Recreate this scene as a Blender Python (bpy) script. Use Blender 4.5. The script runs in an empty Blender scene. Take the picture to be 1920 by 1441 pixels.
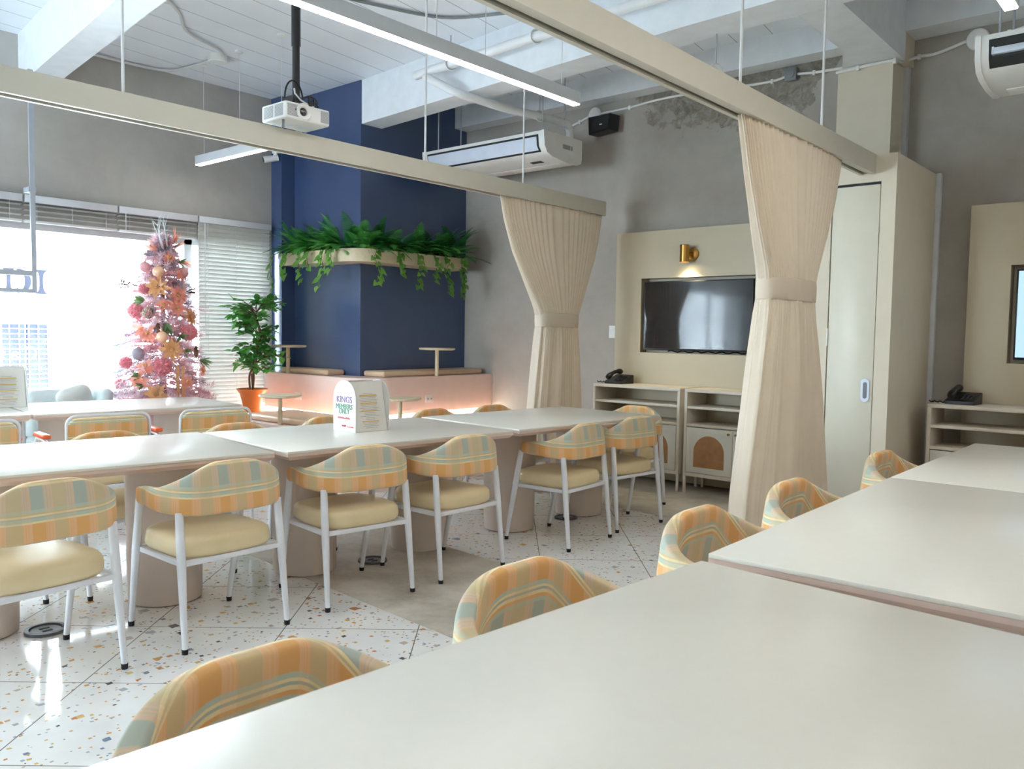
import bpy, bmesh, math, random
from mathutils import Vector, Matrix, noise as mnoise
sc = bpy.context.scene
COL = sc.collection
PI = math.pi
rnd = random.Random(7)

# ------------------------------------------------------------------ camera, world, light, exposure
def set_camera():
    yaw, pitch, roll, f = .7125, .0611, -.0149, 1556.0
    fw = Vector((-math.sin(yaw) * math.cos(pitch), math.cos(yaw) * math.cos(pitch), -math.sin(pitch)))
    r0 = Vector((math.cos(yaw), math.sin(yaw), 0)); d0 = fw.cross(r0)
    rt = math.cos(roll) * r0 + math.sin(roll) * d0
    dn = -math.sin(roll) * r0 + math.cos(roll) * d0
    m = Matrix((rt, -dn, -fw)).transposed().to_4x4()
    m.translation = Vector((0, 0, 1.33))
    cd = bpy.data.cameras.new('camera'); cd.sensor_width = 36; cd.lens = f * 36 / 1920
    cd.clip_start = .02; cd.clip_end = 200
    cd.dof.use_dof = True; cd.dof.focus_distance = 4.6; cd.dof.aperture_fstop = 9
    co = bpy.data.objects.new('camera', cd); co.matrix_world = m; COL.objects.link(co); sc.camera = co
set_camera()
WORLD = 14.0
EXPOSURE = 1.5
w = bpy.data.worlds.new('daylight'); sc.world = w; w.use_nodes = True
bg = w.node_tree.nodes['Background']; bg.inputs[0].default_value = (.74, .88, 1.0, 1); bg.inputs[1].default_value = WORLD
vs = sc.view_settings; vs.view_transform = 'Standard'; vs.look = 'None'; vs.exposure = EXPOSURE; vs.gamma = 1; vs.use_curve_mapping = False
try:
    sc.cycles.use_denoising = True; sc.cycles.denoiser = 'OPENIMAGEDENOISE'
    sc.cycles.max_bounces = 10; sc.cycles.diffuse_bounces = 6; sc.cycles.glossy_bounces = 4
    sc.cycles.transparent_max_bounces = 12; sc.cycles.sample_clamp_indirect = 10; sc.cycles.caustics_reflective = False
except Exception:
    pass
def portal(x0, x1, y0, y1, z0, z1, rot):
    l = bpy.data.lights.new('window_portal', 'AREA'); l.shape = 'RECTANGLE'
    l.size = (z1 - z0) if rot == 'x' else (x1 - x0); l.size_y = (y1 - y0) if rot == 'x' else (z1 - z0)
    o = bpy.data.objects.new('window_portal', l); COL.objects.link(o)
    o.location = ((x0 + x1) / 2, (y0 + y1) / 2, (z0 + z1) / 2)
    o.rotation_euler = (0, -PI / 2, 0) if rot == 'x' else (PI / 2, 0, 0)
    l.cycles.is_portal = True
portal(-8.3, -8.3, -3.6, 5.06, .4, 2.3, 'x')
portal(-7.2, -5.0, -4.4, -4.4, .5, 2.6, 'y')

# ------------------------------------------------------------------ colour and materials
def lin(c):
    c = c / 255.0
    return c / 12.92 if c <= .04045 else ((c + .055) / 1.055) ** 2.4
def rgb(r, g, b): return (lin(r), lin(g), lin(b), 1)
class NT:
    def __init__(s, name):
        s.m = bpy.data.materials.new(name); s.m.use_nodes = True; s.t = s.m.node_tree; s.n = s.t.nodes; s.l = s.t.links
        s.p = s.n['Principled BSDF']; s.out = s.n['Material Output']
    def node(s, typ, **kw):
        n = s.n.new(typ)
        for k, v in kw.items():
            if k.startswith('i_'):
                n.inputs[int(k[2:])].default_value = v
            else: setattr(n, k, v)
        return n
    def link(s, a, b): s.l.new(a, b)
    def math(s, op, a, b=None, c=None):
        n = s.node('ShaderNodeMath', operation=op)
        for i, x in enumerate((a, b, c)):
            if x is None: continue
            if isinstance(x, (int, float)): n.inputs[i].default_value = x
            else: s.link(x, n.inputs[i])
        return n.outputs[0]
    def mix(s, fac, a, b, blend='MIX'):
        n = s.node('ShaderNodeMix', data_type='RGBA', blend_type=blend)
        for i, x in ((0, fac), (6, a), (7, b)):
            if isinstance(x, (int, float)): n.inputs[i].default_value = x
            elif isinstance(x, tuple): n.inputs[i].default_value = x
            else: s.link(x, n.inputs[i])
        return n.outputs[2]
    def ramp(s, fac, stops, interp='LINEAR'):
        n = s.node('ShaderNodeValToRGB'); cr = n.color_ramp; cr.interpolation = interp
        while len(cr.elements) < len(stops): cr.elements.new(.5)
        for e, (p, c) in zip(cr.elements, stops): e.position = p; e.color = c
        s.link(fac, n.inputs[0]); return n.outputs[0]
    def coord(s, kind='Object'): return s.node('ShaderNodeTexCoord').outputs[kind]
    def noise(s, vec, scale, detail=3, rough=.5, dist=0):
        n = s.node('ShaderNodeTexNoise'); s.link(vec, n.inputs['Vector'])
        n.inputs['Scale'].default_value = scale; n.inputs['Detail'].default_value = detail
        n.inputs['Roughness'].default_value = rough; n.inputs['Distortion'].default_value = dist
        return n.outputs[0]
    def bump(s, h, strength, dist=.01):
        n = s.node('ShaderNodeBump'); n.inputs['Strength'].default_value = strength; n.inputs['Distance'].default_value = dist
        s.link(h, n.inputs['Height']); s.link(n.outputs[0], s.p.inputs['Normal'])
    def base(s, x):
        if isinstance(x, tuple): s.p.inputs['Base Color'].default_value = x
        else: s.link(x, s.p.inputs['Base Color'])
def pm(name, c, rough=.5, metal=0, var=.04, scale=9, bump=0, bscale=120, spec=.5, coat=0, trans=0):
    """plain paint / plastic / cloth / metal with a slight procedural mottling"""
    t = NT(name); v = t.coord(); col = rgb(*c)
    n = t.noise(v, scale, 4)
    lo = tuple(x * (1 - var) for x in col[:3]) + (1,); hi = tuple(min(1, x * (1 + var)) for x in col[:3]) + (1,)
    t.base(t.ramp(n, [(.3, lo), (.7, hi)]))
    t.p.inputs['Roughness'].default_value = rough; t.p.inputs['Metallic'].default_value = metal
    t.p.inputs['Specular IOR Level'].default_value = spec
    if coat: t.p.inputs['Coat Weight'].default_value = coat; t.p.inputs['Coat Roughness'].default_value = .1
    if bump: t.bump(t.noise(v, bscale, 2), bump, .002)
    if trans:
        tr = t.node('ShaderNodeBsdfTranslucent'); tr.inputs[0].default_value = col
        mx = t.node('ShaderNodeMixShader'); mx.inputs[0].default_value = trans
        t.link(t.p.outputs[0], mx.inputs[1]); t.link(tr.outputs[0], mx.inputs[2]); t.link(mx.outputs[0], t.out.inputs[0])
    return t.m
def em(name, c, strength):
    t = NT(name); t.base((0, 0, 0, 1)); t.p.inputs['Emission Color'].default_value = rgb(*c); t.p.inputs['Emission Strength'].default_value = strength
    return t.m
def concrete(name, c1, c2, c3, rough=.75, patch=False, scale=1.0):
    t = NT(name); v = t.coord()
    big = t.noise(v, .9 * scale, 5, .6, .6); sm = t.noise(v, 7 * scale, 6, .65)
    col = t.ramp(big, [(.3, rgb(*c1)), (.5, rgb(*c2)), (.72, rgb(*c3))])
    col = t.mix(.25, col, t.ramp(sm, [(.3, rgb(*c1)), (.7, rgb(*c3))]))
    if patch:   # exposed rough concrete where the skim coat has come off the top of the wall
        sep = t.node('ShaderNodeSeparateXYZ'); t.link(v, sep.inputs[0])
        nx = t.noise(v, 4.5, 5, .6)
        dx = t.math('DIVIDE', t.math('ABSOLUTE', t.math('SUBTRACT', sep.outputs[0], -3.4)), .98)
        top = t.math('ADD', t.math('MULTIPLY', t.math('SUBTRACT', sep.outputs[2], 3.33), 2.6), 1.0)
        e = t.math('SUBTRACT', t.math('ADD', top, t.math('MULTIPLY', t.math('SUBTRACT', nx, .5), 2.2)), t.math('POWER', dx, 3))
        e = t.math('SUBTRACT', e, .12)
        mask = t.ramp(e, [(.42, (0, 0, 0, 1)), (.5, (1, 1, 1, 1))])
        rough_n = t.noise(v, 11, 8, .7, 1.2)
        col = t.mix(mask, col, t.ramp(rough_n, [(.3, rgb(104, 99, 90)), (.5, rgb(140, 134, 124)), (.7, rgb(172, 168, 158))]))
        t.bump(t.math('MULTIPLY', rough_n, mask), .5, .03)
    t.base(col); t.p.inputs['Roughness'].default_value = rough
    return t.m
def terrazzo():
    t = NT('terrazzo'); v = t.coord()
    nz = t.node('ShaderNodeTexNoise'); t.link(v, nz.inputs['Vector']); nz.inputs['Scale'].default_value = 22; nz.inputs['Detail'].default_value = 2
    vm = t.node('ShaderNodeVectorMath', operation='MULTIPLY_ADD'); t.link(nz.outputs['Color'], vm.inputs[0]); vm.inputs[1].default_value = (.02,) * 3; t.link(v, vm.inputs[2])
    col = t.ramp(t.noise(v, 6, 5), [(.3, rgb(226, 227, 226)), (.7, rgb(236, 237, 236))])
    for sc_, lo, prob in ((10, .20, .86), (21, .22, .78), (44, .24, .78)):
        vo = t.node('ShaderNodeTexVoronoi', voronoi_dimensions='2D', feature='F1', distance='CHEBYCHEV'); t.link(vm.outputs[0], vo.inputs['Vector']); vo.inputs['Scale'].default_value = sc_
        s3 = t.node('ShaderNodeSeparateColor'); t.link(vo.outputs['Color'], s3.inputs[0])
        size = t.math('MULTIPLY_ADD', s3.outputs[1], .17, lo - .14)
        ins = t.math('LESS_THAN', vo.outputs['Distance'], size)
        has = t.math('GREATER_THAN', s3.outputs[0], prob)
        chip = t.ramp(s3.outputs[2], [(0, rgb(206, 158, 104)), (.2, rgb(168, 176, 184)), (.4, rgb(196, 132, 88)), (.55, rgb(120, 138, 160)), (.68, rgb(214, 180, 116)), (.82, rgb(190, 178, 168)), (.93, rgb(96, 92, 92))], 'CONSTANT')
        col = t.mix(t.math('MULTIPLY', ins, has), col, chip)
    sep = t.node('ShaderNodeSeparateXYZ'); t.link(v, sep.inputs[0])
    a = math.radians(41.3); ca, sa = math.cos(a), math.sin(a)
    p = t.math('ADD', t.math('MULTIPLY', sep.outputs[0], ca), t.math('MULTIPLY', sep.outputs[1], sa))
    q = t.math('SUBTRACT', t.math('MULTIPLY', sep.outputs[1], ca), t.math('MULTIPLY', sep.outputs[0], sa))
    lines = None
    for cc, ph in ((p, .075), (q, .23)):
        fr = t.math('FRACT', t.math('DIVIDE', t.math('ADD', cc, ph + 60), .597))
        d = t.math('ABSOLUTE', t.math('SUBTRACT', fr, .5)); ln = t.math('GREATER_THAN', d, .4962)
        lines = ln if lines is None else t.math('MAXIMUM', lines, ln)
    col = t.mix(lines, col, rgb(120, 116, 110))
    t.base(col); t.p.inputs['Roughness'].default_value = .07; t.p.inputs['Specular IOR Level'].default_value = .55
    return t.m
def planks():
    t = NT('ceiling_planks'); v = t.coord(); sep = t.node('ShaderNodeSeparateXYZ'); t.link(v, sep.inputs[0])
    yy = t.math('ADD', sep.outputs[0], t.math('MULTIPLY', sep.outputs[1], .13))
    fr = t.math('FRACT', t.math('DIVIDE', t.math('ADD', yy, 60.05), .31))
    ln = t.math('GREATER_THAN', t.math('ABSOLUTE', t.math('SUBTRACT', fr, .5)), .487)
    col = t.mix(ln, t.ramp(t.noise(v, 3, 4), [(.3, rgb(234, 240, 247)), (.7, rgb(240, 245, 251))]), rgb(168, 174, 184))  # pale blue cast of daylight mixed into the white planks
    t.base(col); t.p.inputs['Roughness'].default_value = .55
    return t.m
def plaid(name, k=1.0):
    t = NT(name); uv = t.node('ShaderNodeUVMap').outputs[0]; sep = t.node('ShaderNodeSeparateXYZ'); t.link(uv, sep.inputs[0])
    u, v = sep.outputs[0], sep.outputs[1]
    OR, TE, TAN = rgb(226, 172, 110), rgb(176, 184, 172), rgb(208, 187, 146)
    CR, PK, LT = rgb(234, 218, 172), rgb(234, 192, 154), rgb(188, 198, 180)
    rows = [(0, TE), (.02, OR), (.088, CR), (.095, LT), (.106, TE), (.112, CR), (.118, TAN), (.126, LT), (.136, TE), (.222, CR), (.232, TAN), (.238, CR), (.246, OR), (.318, LT), (.33, CR), (.337, TE), (.343, CR), (.352, OR), (.362, LT), (.374, TE), (.47, OR)]
    hv = t.ramp(t.math('MULTIPLY', v, 1 / .6), [(a / .6, c) for a, c in rows], 'CONSTANT')
    isline = t.ramp(t.math('MULTIPLY', v, 1 / .6), [(0, (0,) * 3 + (1,)), (.088 / .6, (1,) * 3 + (1,)), (.136 / .6, (0,) * 3 + (1,)), (.222 / .6, (.8,) * 3 + (1,)), (.246 / .6, (0,) * 3 + (1,)), (.318 / .6, (1,) * 3 + (1,)), (.374 / .6, (0,) * 3 + (1,))], 'CONSTANT')
    fu = t.math('FRACT', t.math('DIVIDE', t.math('ADD', u, 20.02), .152 * k))
    one, z = (1, 1, 1, 1), (0, 0, 0, 1)
    tan = t.ramp(fu, [(0, z), (.47, (.85,) * 3 + (1,)), (.80, z)], 'CONSTANT')
    pk = t.ramp(fu, [(0, z), (.27, (.62,) * 3 + (1,)), (.34, (.45,) * 3 + (1,)), (.37, (.75,) * 3 + (1,)), (.39, (.4,) * 3 + (1,)), (.42, (.75,) * 3 + (1,)), (.44, (.45,) * 3 + (1,)), (.47, z), (.77, (.55,) * 3 + (1,)), (.85, (.7,) * 3 + (1,)), (.88, (.4,) * 3 + (1,)), (.92, (.7,) * 3 + (1,)), (.94, (.4,) * 3 + (1,)), (.98, z)], 'CONSTANT')
    c = t.mix(tan, hv, TAN); c = t.mix(pk, c, PK)
    c = t.mix(t.math('MULTIPLY', isline, .5), c, hv)
    wv = t.noise(t.coord(), 900, 2); c = t.mix(.10, c, wv, 'OVERLAY')
    t.base(c); t.p.inputs['Roughness'].default_value = .85; t.p.inputs['Specular IOR Level'].default_value = .2
    t.p.inputs['Sheen Weight'].default_value = .15
    t.bump(wv, .15, .001)
    return t.m
def glass_pane():
    t = NT('window_glass'); tr = t.node('ShaderNodeBsdfTransparent'); gl = t.node('ShaderNodeBsdfGlossy'); gl.inputs['Roughness'].default_value = .02
    lw = t.node('ShaderNodeLayerWeight'); lw.inputs[0].default_value = .35
    tn = t.noise(t.coord(), 2, 2); tr.inputs[0].default_value = (.97, .98, .98, 1)
    mx = t.node('ShaderNodeMixShader'); t.link(t.math('MULTIPLY', lw.outputs['Fresnel'], t.math('MULTIPLY_ADD', tn, .1, .9)), mx.inputs[0])
    t.link(tr.outputs[0], mx.inputs[1]); t.link(gl.outputs[0], mx.inputs[2]); t.link(mx.outputs[0], t.out.inputs[0])
    return t.m
def rattan():
    t = NT('rattan'); v = t.coord(); sep = t.node('ShaderNodeSeparateXYZ'); t.link(v, sep.inputs[0])
    wx = t.math('SINE', t.math('MULTIPLY', sep.outputs[0], 700)); wz = t.math('SINE', t.math('MULTIPLY', sep.outputs[2], 700))
    h = t.math('MULTIPLY', wx, wz)
    n = t.noise(v, 18, 4)
    c = t.mix(t.math('MULTIPLY_ADD', h, .25, .35), t.ramp(n, [(.3, rgb(176, 128, 84)), (.7, rgb(196, 150, 104))]), rgb(130, 88, 54))
    t.base(c); t.p.inputs['Roughness'].default_value = .7; t.bump(h, .3, .002)
    return t.m
def leafmat(name, c1, c2, rough=.45, scale=14):
    t = NT(name); v = t.coord(); t.base(t.ramp(t.noise(v, scale, 3), [(.3, rgb(*c1)), (.7, rgb(*c2))])); t.p.inputs['Roughness'].default_value = rough
    tr = t.node('ShaderNodeBsdfTranslucent'); tr.inputs[0].default_value = rgb(*c2)
    mx = t.node('ShaderNodeMixShader'); mx.inputs[0].default_value = .4
    t.link(t.p.outputs[0], mx.inputs[1]); t.link(tr.outputs[0], mx.inputs[2]); t.link(mx.outputs[0], t.out.inputs[0])
    return t.m

MAT = dict(
    wall_l=concrete('grey_skim_wall', (166, 163, 157), (178, 175, 169), (190, 187, 181)),
    wall_b=concrete('grey_skim_wall_with_bare_patch', (154, 148, 140), (167, 162, 153), (180, 175, 167), patch=True),
    conc=concrete('floor_concrete', (150, 143, 130), (198, 191, 180), (226, 220, 210), .42, scale=2.2),
    floor=terrazzo(), ceil=planks(),
    white=pm('white_paint', (204, 207, 211), .5), beam=pm('daylight_tinted_beam_paint', (228, 233, 238), .6, bump=.05, bscale=30),  # beam white is tinted pale blue to carry the daylight cast
    navy=pm('navy_paint', (60, 79, 118), .25, var=.05, scale=4, spec=.9), cream=pm('cream_laminate', (192, 181, 156), .42, var=.015),
    creamwall=pm('cream_paint', (214, 205, 186), .55, var=.02), pale=pm('pale_cream_door', (214, 210, 194), .35, var=.015),
    track=pm('cream_track', (202, 198, 184), .45, var=.02), slot=pm('track_slot', (150, 138, 108), .5),
    top=pm('offwhite_laminate', (226, 223, 213), .27, var=.008, scale=30, spec=.65), edge=pm('pinkish_edge_band', (218, 194, 182), .45, var=.03),
    ped=pm('taupe_pedestal', (216, 201, 190), .5, var=.02), plaid=plaid('plaid_fabric'), seat=pm('cream_vinyl', (226, 207, 166), .38, var=.03, bump=.05),
    wmetal=pm('white_powder_coat', (226, 228, 234), .35), rubber=pm('black_rubber', (28, 28, 30), .7), black=pm('black_plastic', (20, 20, 22), .38),
    dark=pm('dark_gap', (30, 30, 32), .6), screen=pm('black_screen', (8, 15, 28), .05, var=0, spec=1.0, coat=1), curtain=pm('cream_curtain', (236, 225, 208), .85, var=.03, bump=.15, bscale=300, spec=.2, trans=.28),
    brass=pm('brushed_brass', (196, 150, 82), .28, 1), glow=em('warm_bulb', (255, 236, 190), 25), led=em('led_diffuser', (255, 248, 242), 8),
    led_warm=em('warm_led_diffuser', (255, 244, 231), 11),
    strip=em('led_strip', (255, 244, 226), 20), console=pm('pale_oak_laminate', (216, 207, 192), .5, var=.03, scale=20), cdoor=pm('offwhite_door', (214, 212, 202), .45),
    rattan=rattan(), pink=pm('pink_paint', (232, 208, 198), .45, var=.02), cush=pm('tan_vinyl', (214, 186, 156), .42, bump=.05), bwood=pm('pale_wood', (212, 196, 166), .45, var=.05, scale=40),
    plastic=pm('white_plastic', (230, 230, 228), .4), grey=pm('grey_plastic', (130, 134, 138), .45), steel=pm('grey_steel', (178, 184, 194), .4, .3), darkslot=pm('dark_louvre', (26, 30, 32), .5),
    acpanel=pm('ac_grey_vane', (206, 216, 232), .3), insul=pm('white_tape_insulation', (226, 228, 230), .45, bump=.5, bscale=45), wire=pm('white_cable', (216, 216, 216), .5),
    slat=pm('white_slat', (216, 216, 212), .5, trans=.12), glass=glass_pane(), frame=pm('window_frame_metal', (196, 198, 200), .4),
    fern=leafmat('fern_leaf', (48, 132, 58), (110, 190, 96)), fern2=leafmat('fern_leaf_dark', (28, 92, 46), (58, 134, 66)), pothos=leafmat('pothos_leaf', (64, 138, 56), (136, 186, 88)), fic=leafmat('ficus_leaf', (44, 128, 56), (104, 182, 84)), stem=pm('brown_stem', (124, 92, 74), .7, var=.15, scale=40), vine=pm('green_stem', (86, 120, 52), .6),
    terra=pm('orange_plastic_pot', (236, 134, 66), .4), soil=pm('soil', (52, 58, 36), .9, var=.4, scale=60),
    tinsel=leafmat('pink_white_tinsel', (232, 206, 214), (246, 232, 238), .5), tinsel2=leafmat('dusty_pink_tinsel', (214, 150, 160), (242, 202, 204), .5, scale=20),
    coral=leafmat('coral_petal', (232, 130, 112), (250, 190, 168), .5, scale=30), gold=pm('gold_petal', (226, 170, 118), .4, .15, var=.15, trans=.25), hydra=leafmat('pink_hydrangea', (206, 84, 112), (250, 196, 200), .6, scale=75), peach=pm('peach_bauble', (238, 190, 158), .18, .1), sage=leafmat('sage_leaf', (84, 116, 74), (130, 156, 108)), cone=pm('pine_cone_brown', (126, 92, 72), .7, var=.2), berry=pm('dark_berry', (92, 40, 52), .3), frost=pm('frosted_twig', (226, 232, 240), .5), purple=leafmat('mauve_tinsel', (150, 140, 152), (196, 184, 196), .5),
    paper=pm('white_paper', (222, 219, 213), .6), board=pm('white_board', (212, 211, 206), .5), inkp=pm('purple_ink', (150, 118, 178), .6), inkg=pm('green_ink', (84, 150, 116), .6), inkr=pm('red_ink', (204, 84, 92), .6), inky=pm('yellow_ink', (222, 178, 92), .6), inkn=pm('grey_ink', (176, 174, 170), .6),
    orange=pm('orange_armrest', (214, 86, 40), .4), sofa=pm('pale_blue_grey_fabric', (196, 206, 206), .85, bump=.1), pillow=pm('grey_pillow_fabric', (206, 208, 204), .85, bump=.1), decal=pm('grey_vinyl_letters', (176, 184, 206), .5, trans=.28), decalw=pm('white_vinyl_letters', (240, 244, 250), .5, trans=.5),
    screen_on=em('lit_screen', (190, 226, 250), .4), facade=pm('white_render', (240, 240, 238), .8), shutter=pm('blue_grey_shutter', (42, 48, 78), .6, var=.2), teal=pm('teal_glass', (70, 120, 134), .3), street=pm('pale_paving', (206, 204, 200), .85), gridw=pm('white_grille', (245, 245, 245), .5),
    lens=pm('dark_lens', (16, 14, 18), .06, spec=.8, coat=1), rim=pm('grey_ring', (90, 92, 98), .4, .3), label=pm('grey_label', (168, 166, 158), .5))

# ------------------------------------------------------------------ mesh builder
class MB:
    def __init__(s): s.v = []; s.f = []; s.uv = None; s.mi = []
    def _add(s, vs_, fs, mi=0):
        o = len(s.v); s.v += [tuple(x) for x in vs_]; s.f += [tuple(i + o for i in f) for f in fs]; s.mi += [mi] * len(fs); return s
    def box(s, x0, x1, y0, y1, z0, z1, bev=0, seg=2, rot=None, mi=0):
        bm = bmesh.new(); bmesh.ops.create_cube(bm, size=1)
        for v in bm.verts: v.co = Vector(((x0 + x1) / 2 + v.co.x * (x1 - x0), (y0 + y1) / 2 + v.co.y * (y1 - y0), (z0 + z1) / 2 + v.co.z * (z1 - z0)))
        if bev: bmesh.ops.bevel(bm, geom=bm.edges[:], offset=bev, segments=seg, profile=.5, affect='EDGES')
        if rot is not None:
            for v in bm.verts: v.co = rot @ v.co
        bm.verts.index_update(); s._add([v.co.copy() for v in bm.verts], [[v.index for v in f.verts] for f in bm.faces], mi); bm.free(); return s
    def tube(s, path, r, seg=10, caps=True, closed=False, flat=1.0, mi=0):
        P = [Vector(p) for p in path]; n = len(P); R = r if isinstance(r, (list, tuple)) else [r] * n
        vs_, fs = [], []; prev = None
        for i, p in enumerate(P):
            if closed: d = P[(i + 1) % n] - P[i - 1]
            else: d = P[min(i + 1, n - 1)] - P[max(i - 1, 0)]
            if d.length < 1e-9: d = Vector((0, 0, 1))
            d.normalize()
            if prev is None:
                a = Vector((0, 0, 1)) if abs(d.z) < .9 else Vector((1, 0, 0)); u = d.cross(a).normalized()
            else:
                u = (prev - d * prev.dot(d)); u = u.normalized() if u.length > 1e-6 else d.orthogonal().normalized()
            prev = u; w_ = d.cross(u)
            for k in range(seg):
                an = 2 * PI * k / seg; vs_.append(p + u * math.cos(an) * R[i] + w_ * math.sin(an) * R[i] * flat)
        m = n if closed else n - 1
        for i in range(m):
            for k in range(seg):
                a, b = i * seg + k, i * seg + (k + 1) % seg; c, d_ = ((i + 1) % n) * seg + (k + 1) % seg, ((i + 1) % n) * seg + k
                fs.append((a, b, c, d_))
        if caps and not closed: fs.append(tuple(range(seg))[::-1]); fs.append(tuple((n - 1) * seg + k for k in range(seg)))
        return s._add(vs_, fs, mi)
    def cyl(s, p0, p1, r0, r1=None, seg=16, mi=0): return s.tube([p0, p1], [r0, r0 if r1 is None else r1], seg, mi=mi)
    def lathe(s, prof, c=(0, 0, 0), seg=24, axis='z', mi=0):
        vs_, fs = [], []; n = len(prof)
        for r, z in prof:
            for k in range(seg):
                a = 2 * PI * k / seg; x, y = r * math.cos(a), r * math.sin(a)
                p = (x, y, z) if axis == 'z' else ((z, x, y) if axis == 'x' else (x, z, y))
                vs_.append((p[0] + c[0], p[1] + c[1], p[2] + c[2]))
        for i in range(n - 1):
            for k in range(seg):
                fs.append((i * seg + k, i * seg + (k + 1) % seg, (i + 1) * seg + (k + 1) % seg, (i + 1) * seg + k))
        if prof[0][0] > 1e-6: fs.append(tuple(range(seg))[::-1])
        if prof[-1][0] > 1e-6: fs.append(tuple((n - 1) * seg + k for k in range(seg)))
        return s._add(vs_, fs, mi)
    def prism(s, poly, z0, z1, mp=None, mi=0):
        """polygon extruded between z0 and z1; mp maps (a, b, h) to xyz"""
        mp = mp or (lambda a, b, h: (a, b, h)); n = len(poly)
        vs_ = [mp(a, b, z0) for a, b in poly] + [mp(a, b, z1) for a, b in poly]
        fs = [tuple(range(n))[::-1], tuple(range(n, 2 * n))] + [(i, (i + 1) % n, n + (i + 1) % n, n + i) for i in range(n)]
        return s._add(vs_, fs, mi)
    def rings(s, rings_, closed_u=True, cap0=True, cap1=True, mi=0):
        n = len(rings_[0]); vs_ = [p for r in rings_ for p in r]; fs = []
        for i in range(len(rings_) - 1):
            for k in range(n if closed_u else n - 1):
                fs.append((i * n + k, i * n + (k + 1) % n, (i + 1) * n + (k + 1) % n, (i + 1) * n + k))
        if cap0: fs.append(tuple(range(n))[::-1])
        if cap1: fs.append(tuple((len(rings_) - 1) * n + k for k in range(n)))
        return s._add(vs_, fs, mi)
    def ball(s, c, r, seg=12, rg=8, sc_=(1, 1, 1), mi=0):
        prof = [(max(1e-5, r * math.sin(PI * i / rg)), -r * math.cos(PI * i / rg)) for i in range(rg + 1)]
        o = len(s.v); s.lathe(prof, (0, 0, 0), seg, mi=mi)
        for i in range(o, len(s.v)): x, y, z = s.v[i]; s.v[i] = (x * sc_[0] + c[0], y * sc_[1] + c[1], z * sc_[2] + c[2])
        return s
    def leaf(s, p, d, up, L, W, curl=.15, mi=0, tip=.5):
        """pointed leaf from p along d with a mid crease"""
        d = d.normalized(); sd = d.cross(up); sd = sd.normalized() if sd.length > 1e-5 else d.orthogonal().normalized(); nu = sd.cross(d)
        pts = []
        for t, wd in ((0, .06), (.25, .8), (tip, 1), (.78, .6), (1, .02)):
            c = p + d * L * t - nu * curl * L * t * t
            pts.append((c - sd * W * .5 * wd + nu * W * .12 * wd, c, c + sd * W * .5 * wd + nu * W * .12 * wd))
        vs_ = [q for tr in pts for q in tr]; fs = []
        for i in range(4):
            a = i * 3; fs += [(a, a + 1, a + 4, a + 3), (a + 1, a + 2, a + 5, a + 4)]
        return s._add(vs_, fs, mi)
    def xf(s, m):
        s.v = [tuple(m @ Vector(p)) for p in s.v]; return s
def obj(name, mb, mat, parent=None, smooth=35, loc=None, label=None):
    me = bpy.data.meshes.new(name); me.from_pydata(mb.v, [], mb.f)
    for m in (mat if isinstance(mat, (list, tuple)) else [mat]): me.materials.append(MAT[m] if isinstance(m, str) else m)
    if any(mb.mi): me.polygons.foreach_set('material_index', mb.mi)
    bm = bmesh.new(); bm.from_mesh(me); bmesh.ops.recalc_face_normals(bm, faces=bm.faces); bm.to_mesh(me); bm.free()
    if mb.uv:
        ul = me.uv_layers.new(name='UVMap')
        for lp in me.loops: ul.data[lp.index].uv = mb.uv[lp.vertex_index]
    if smooth:
        me.shade_smooth(); me.set_sharp_from_angle(angle=math.radians(smooth))
    o = bpy.data.objects.new(name, me); COL.objects.link(o)
    if parent: o.parent = parent
    if loc is not None: o.location = loc
    if label: o['label'] = label
    return o
def tag(o, label, cat, group=None, kind=None):
    o['label'] = label; o['category'] = cat
    if group: o['group'] = group
    if kind: o['kind'] = kind
    return o
def thing(name, label, cat, loc=(0, 0, 0), rz=0, group=None):
    o = bpy.data.objects.new(name, None); COL.objects.link(o); o.location = loc; o.rotation_euler = (0, 0, rz)
    o.empty_display_size = .05
    return tag(o, label, cat, group)
def struct(name, mb, mat, parent=None, smooth=35):
    o = obj(name, mb, mat, parent, smooth)
    if not parent: o['kind'] = 'structure'
    return o
def dup(src, loc, rz, label, group=None):
    def cp(o, par):
        c = o.copy(); COL.objects.link(c)
        if par: c.parent = par
        for ch in kids.get(o.name, []): cp(ch, c)
        return c
    kids = {}
    for o in COL.objects:
        if o.parent: kids.setdefault(o.parent.name, []).append(o)
    c = cp(src, None); c.location = loc; c.rotation_euler = (0, 0, rz); c['label'] = label
    if group: c['group'] = group
    return c
def text(name, body, size, mat, parent, loc, rot, align='CENTER', ext=.0008, sx=1):
    cu = bpy.data.curves.new(name, 'FONT'); cu.body = body; cu.size = size; cu.extrude = ext; cu.align_x = align; cu.align_y = 'CENTER'
    cu.materials.append(MAT[mat]); o = bpy.data.objects.new(name, cu); COL.objects.link(o); o.parent = parent
    bpy.context.view_layer.update()
    me = bpy.data.meshes.new_from_object(o.evaluated_get(bpy.context.evaluated_depsgraph_get())); me.materials.clear(); me.materials.append(MAT[mat])
    bpy.data.objects.remove(o); o = bpy.data.objects.new(name, me); COL.objects.link(o); o.parent = parent
    o.location = loc; o.rotation_euler = rot; o.scale = (sx, 1, 1); return o
def arc(cx, cy, r, a0, a1, n=8): return [(cx + r * math.cos(math.radians(a0 + (a1 - a0) * i / n)), cy + r * math.sin(math.radians(a0 + (a1 - a0) * i / n))) for i in range(n + 1)]
ORD = ['first', 'second', 'third', 'fourth', 'fifth', 'sixth', 'seventh', 'eighth', 'ninth', 'tenth', 'eleventh', 'twelfth', 'thirteenth', 'fourteenth', 'fifteenth', 'sixteenth', 'seventeenth', 'eighteenth']

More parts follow.
